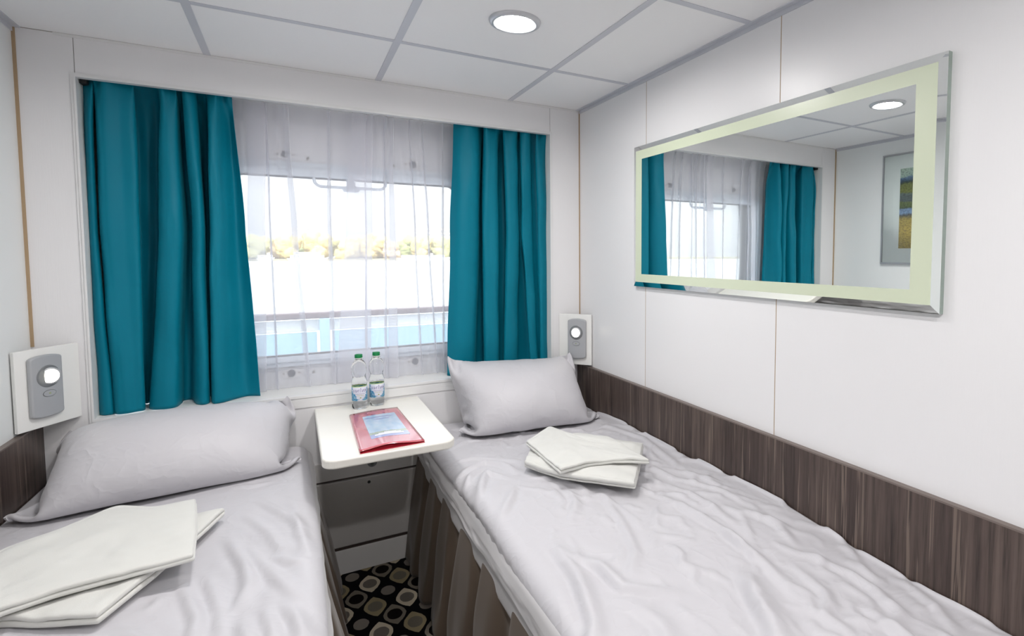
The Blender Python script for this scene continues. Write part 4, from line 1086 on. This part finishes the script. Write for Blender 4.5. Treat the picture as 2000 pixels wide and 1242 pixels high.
box('rail_plate', (-6, RY-0.003, zr-0.085), (8, RY+0.003, zr-0.030), M_RAILW, ra)
xp = U(634, 650, 'y', RY).x
for k in range(-4, 5):
    x = xp+k*1.45
    box('post', (x-0.030, RY-0.045, 0.0), (x+0.030, RY+0.0, zr-0.022), M_BLUEP, ra, 0.004)
    box('panel', (x+0.045, RY-0.006, 0.10), (x+1.45-0.045, RY+0.006, zr-0.112), M_BLUEP, ra, 0.002)
box('bottom_bar', (-6, RY-0.012, 0.06), (8, RY+0.012, 0.09), M_RAILW, ra, 0.004)
rebase(ra)
RZ = -2.9
riv = mat('river_water', (0.62, 0.63, 0.63), 0.28, spec=0.8)
_g = G(riv); _g.bump(_g.noise(_g.scaled(_g.obj_xyz()[0], (1, 1, 1)), 1.2, 3), 0.4, 0.2)
struct(box('river', (-600, 1.9, RZ-0.5), (1200, 1000, RZ), riv))
SH = 400.0
bank = struct(box('far_bank', (-500, SH, RZ-0.5), (1100, SH+250, RZ+1.2), mat('bank_earth', (0.30, 0.27, 0.18), 0.9)))
def tree_mesh(seed, m, trunk_m):
    rs = np.random.RandomState(seed); bm = bmesh.new()
    for k in range(10):
        c = Vector((rs.uniform(-3, 3), rs.uniform(-2.5, 2.5), rs.uniform(2, 10.5))); r = rs.uniform(2.4, 4.2)
        q = bmesh.ops.create_icosphere(bm, subdivisions=3, radius=r, matrix=Matrix.Translation(c))
        for v in q['verts']:
            d = (v.co-c).normalized(); v.co += d*(mnoise.noise(v.co*0.55+Vector((seed, 0, 0)))*1.3+mnoise.noise(v.co*1.9)*0.5)
    return bm
greens = [mat('leaf_green', (0.34, 0.38, 0.16), 0.9), mat('leaf_yellow', (0.62, 0.50, 0.20), 0.9), mat('leaf_rust', (0.55, 0.42, 0.26), 0.9), mat('leaf_olive', (0.46, 0.44, 0.22), 0.9)]
M_TRUNK = mat('bark', (0.10, 0.08, 0.06), 0.9)
names4 = ['green', 'yellow autumn', 'rust coloured', 'olive']
protos = []
for k in range(4):
    t = thing('shore_tree', 'rounded %s tree on the far river bank' % names4[k], 'tree', (0, SH, RZ+1.2), '%s trees on the far bank' % names4[k])
    from_bm('crown', tree_mesh(k+3, None, None), greens[k], t, True); cyl('trunk', (0, 0, 2.5), 0.35, 5, M_TRUNK, t, 'z', 10)
    protos.append(t)
rs = np.random.RandomState(12); used = set()
xs = np.arange(-40, 300, 8.0)
for i, x in enumerate(xs):
    k = int(rs.randint(4)); pr_ = protos[k]
    if k not in used: used.add(k); t = pr_
    else:
        t = pr_.copy(); COL.objects.link(t)
        for ch in pr_.children: c2 = ch.copy(); COL.objects.link(c2); c2.parent = t
    t.location = (x+rs.uniform(-2, 2), SH+(8 if i % 2 else 24)+rs.uniform(0, 4), RZ+1.2); t.rotation_euler.z = rs.uniform(0, 6.28); s_ = rs.uniform(0.95, 1.4); t.scale = (s_*1.1, s_*1.1, s_)
M_CONC = mat('pale_concrete', (0.62, 0.59, 0.59), 0.8); M_WIN = mat('dark_windows', (0.36, 0.36, 0.40), 0.4)
def tower(px0, px1, pytop, floors, cols, label):
    Y = SH+70; a = U(px0, 500, 'y', Y).x; b = U(px1, 500, 'y', Y).x; zt_ = U((px0+px1)/2, pytop, 'y', Y).z
    t = thing('apartment_building', label, 'building', ((a+b)/2, Y, RZ+1.2)); hw = (b-a)/2; hh = zt_-RZ-1.2
    box('block', (-hw, 0, 0), (hw, 14, hh), M_CONC, t); box('roof_parapet', (-hw-0.3, -0.3, hh), (hw+0.3, 14.3, hh+1), M_CONC, t)
    for f in range(floors):
        z = hh*(f+0.35)/floors
        for c in range(cols):
            x0 = -hw+2*hw*(c+0.2)/cols
            if f == 0 and c == 0: w0 = box('window', (0, -0.15, 0), (2*hw/cols*0.6, 0.1, hh/floors*0.45), M_WIN, t); w1 = w0
            else: w1 = w0.copy(); COL.objects.link(w1)
            w1.location = (x0, 0, z)
tower(570, 598, 449, 9, 4, 'pale apartment tower on the far bank, left of a twin tower')
tower(604, 628, 447, 9, 4, 'pale apartment tower on the far bank, right of its twin')
tower(810, 905, 449, 8, 12, 'long pale apartment block on the far bank at right')
M_BOAT = mat('white_boat', (0.85, 0.85, 0.86), 0.4)
def ship(px0, px1, label, decks):
    Y = SH-12; a = U(px0, 505, 'y', Y).x; b = U(px1, 505, 'y', Y).x; L2 = (b-a)/2
    t = thing('river_ship', label, 'ship', ((a+b)/2, Y, RZ))
    poly = [(-L2, 1.6), (-L2+1.5, 0), (L2-1.5, 0), (L2, 2.2), (L2-2, 1.9)]
    extrude_poly('hull', poly, 6, M_BOAT, t, 0, Matrix.Translation((0, 6, 0)) @ Matrix.Rotation(math.pi/2, 4, 'X'))
    for d in range(decks):
        k = 1-0.16*(d+1); box('deck_house', (-L2*k, 1, 1.9+1.9*d), (L2*(k-0.06), 5, 3.6+1.9*d), M_BOAT, t)
        box('window_band', (-L2*k+0.5, 0.9, 2.7+1.9*d), (L2*(k-0.06)-0.5, 1.05, 3.1+1.9*d), M_WIN, t)
    cyl('funnel', (L2*0.3, 3, 2.2+1.9*decks), 0.8, 1.6, M_BOAT, t, 'z', 16)
ship(560, 642, 'white river ship with three decks moored at the far bank, left of centre', 2)
ship(500, 537, 'small white boat moored at the far bank at the left', 1)
ship(778, 880, 'long low white river ship moored at the far bank on the right', 1)
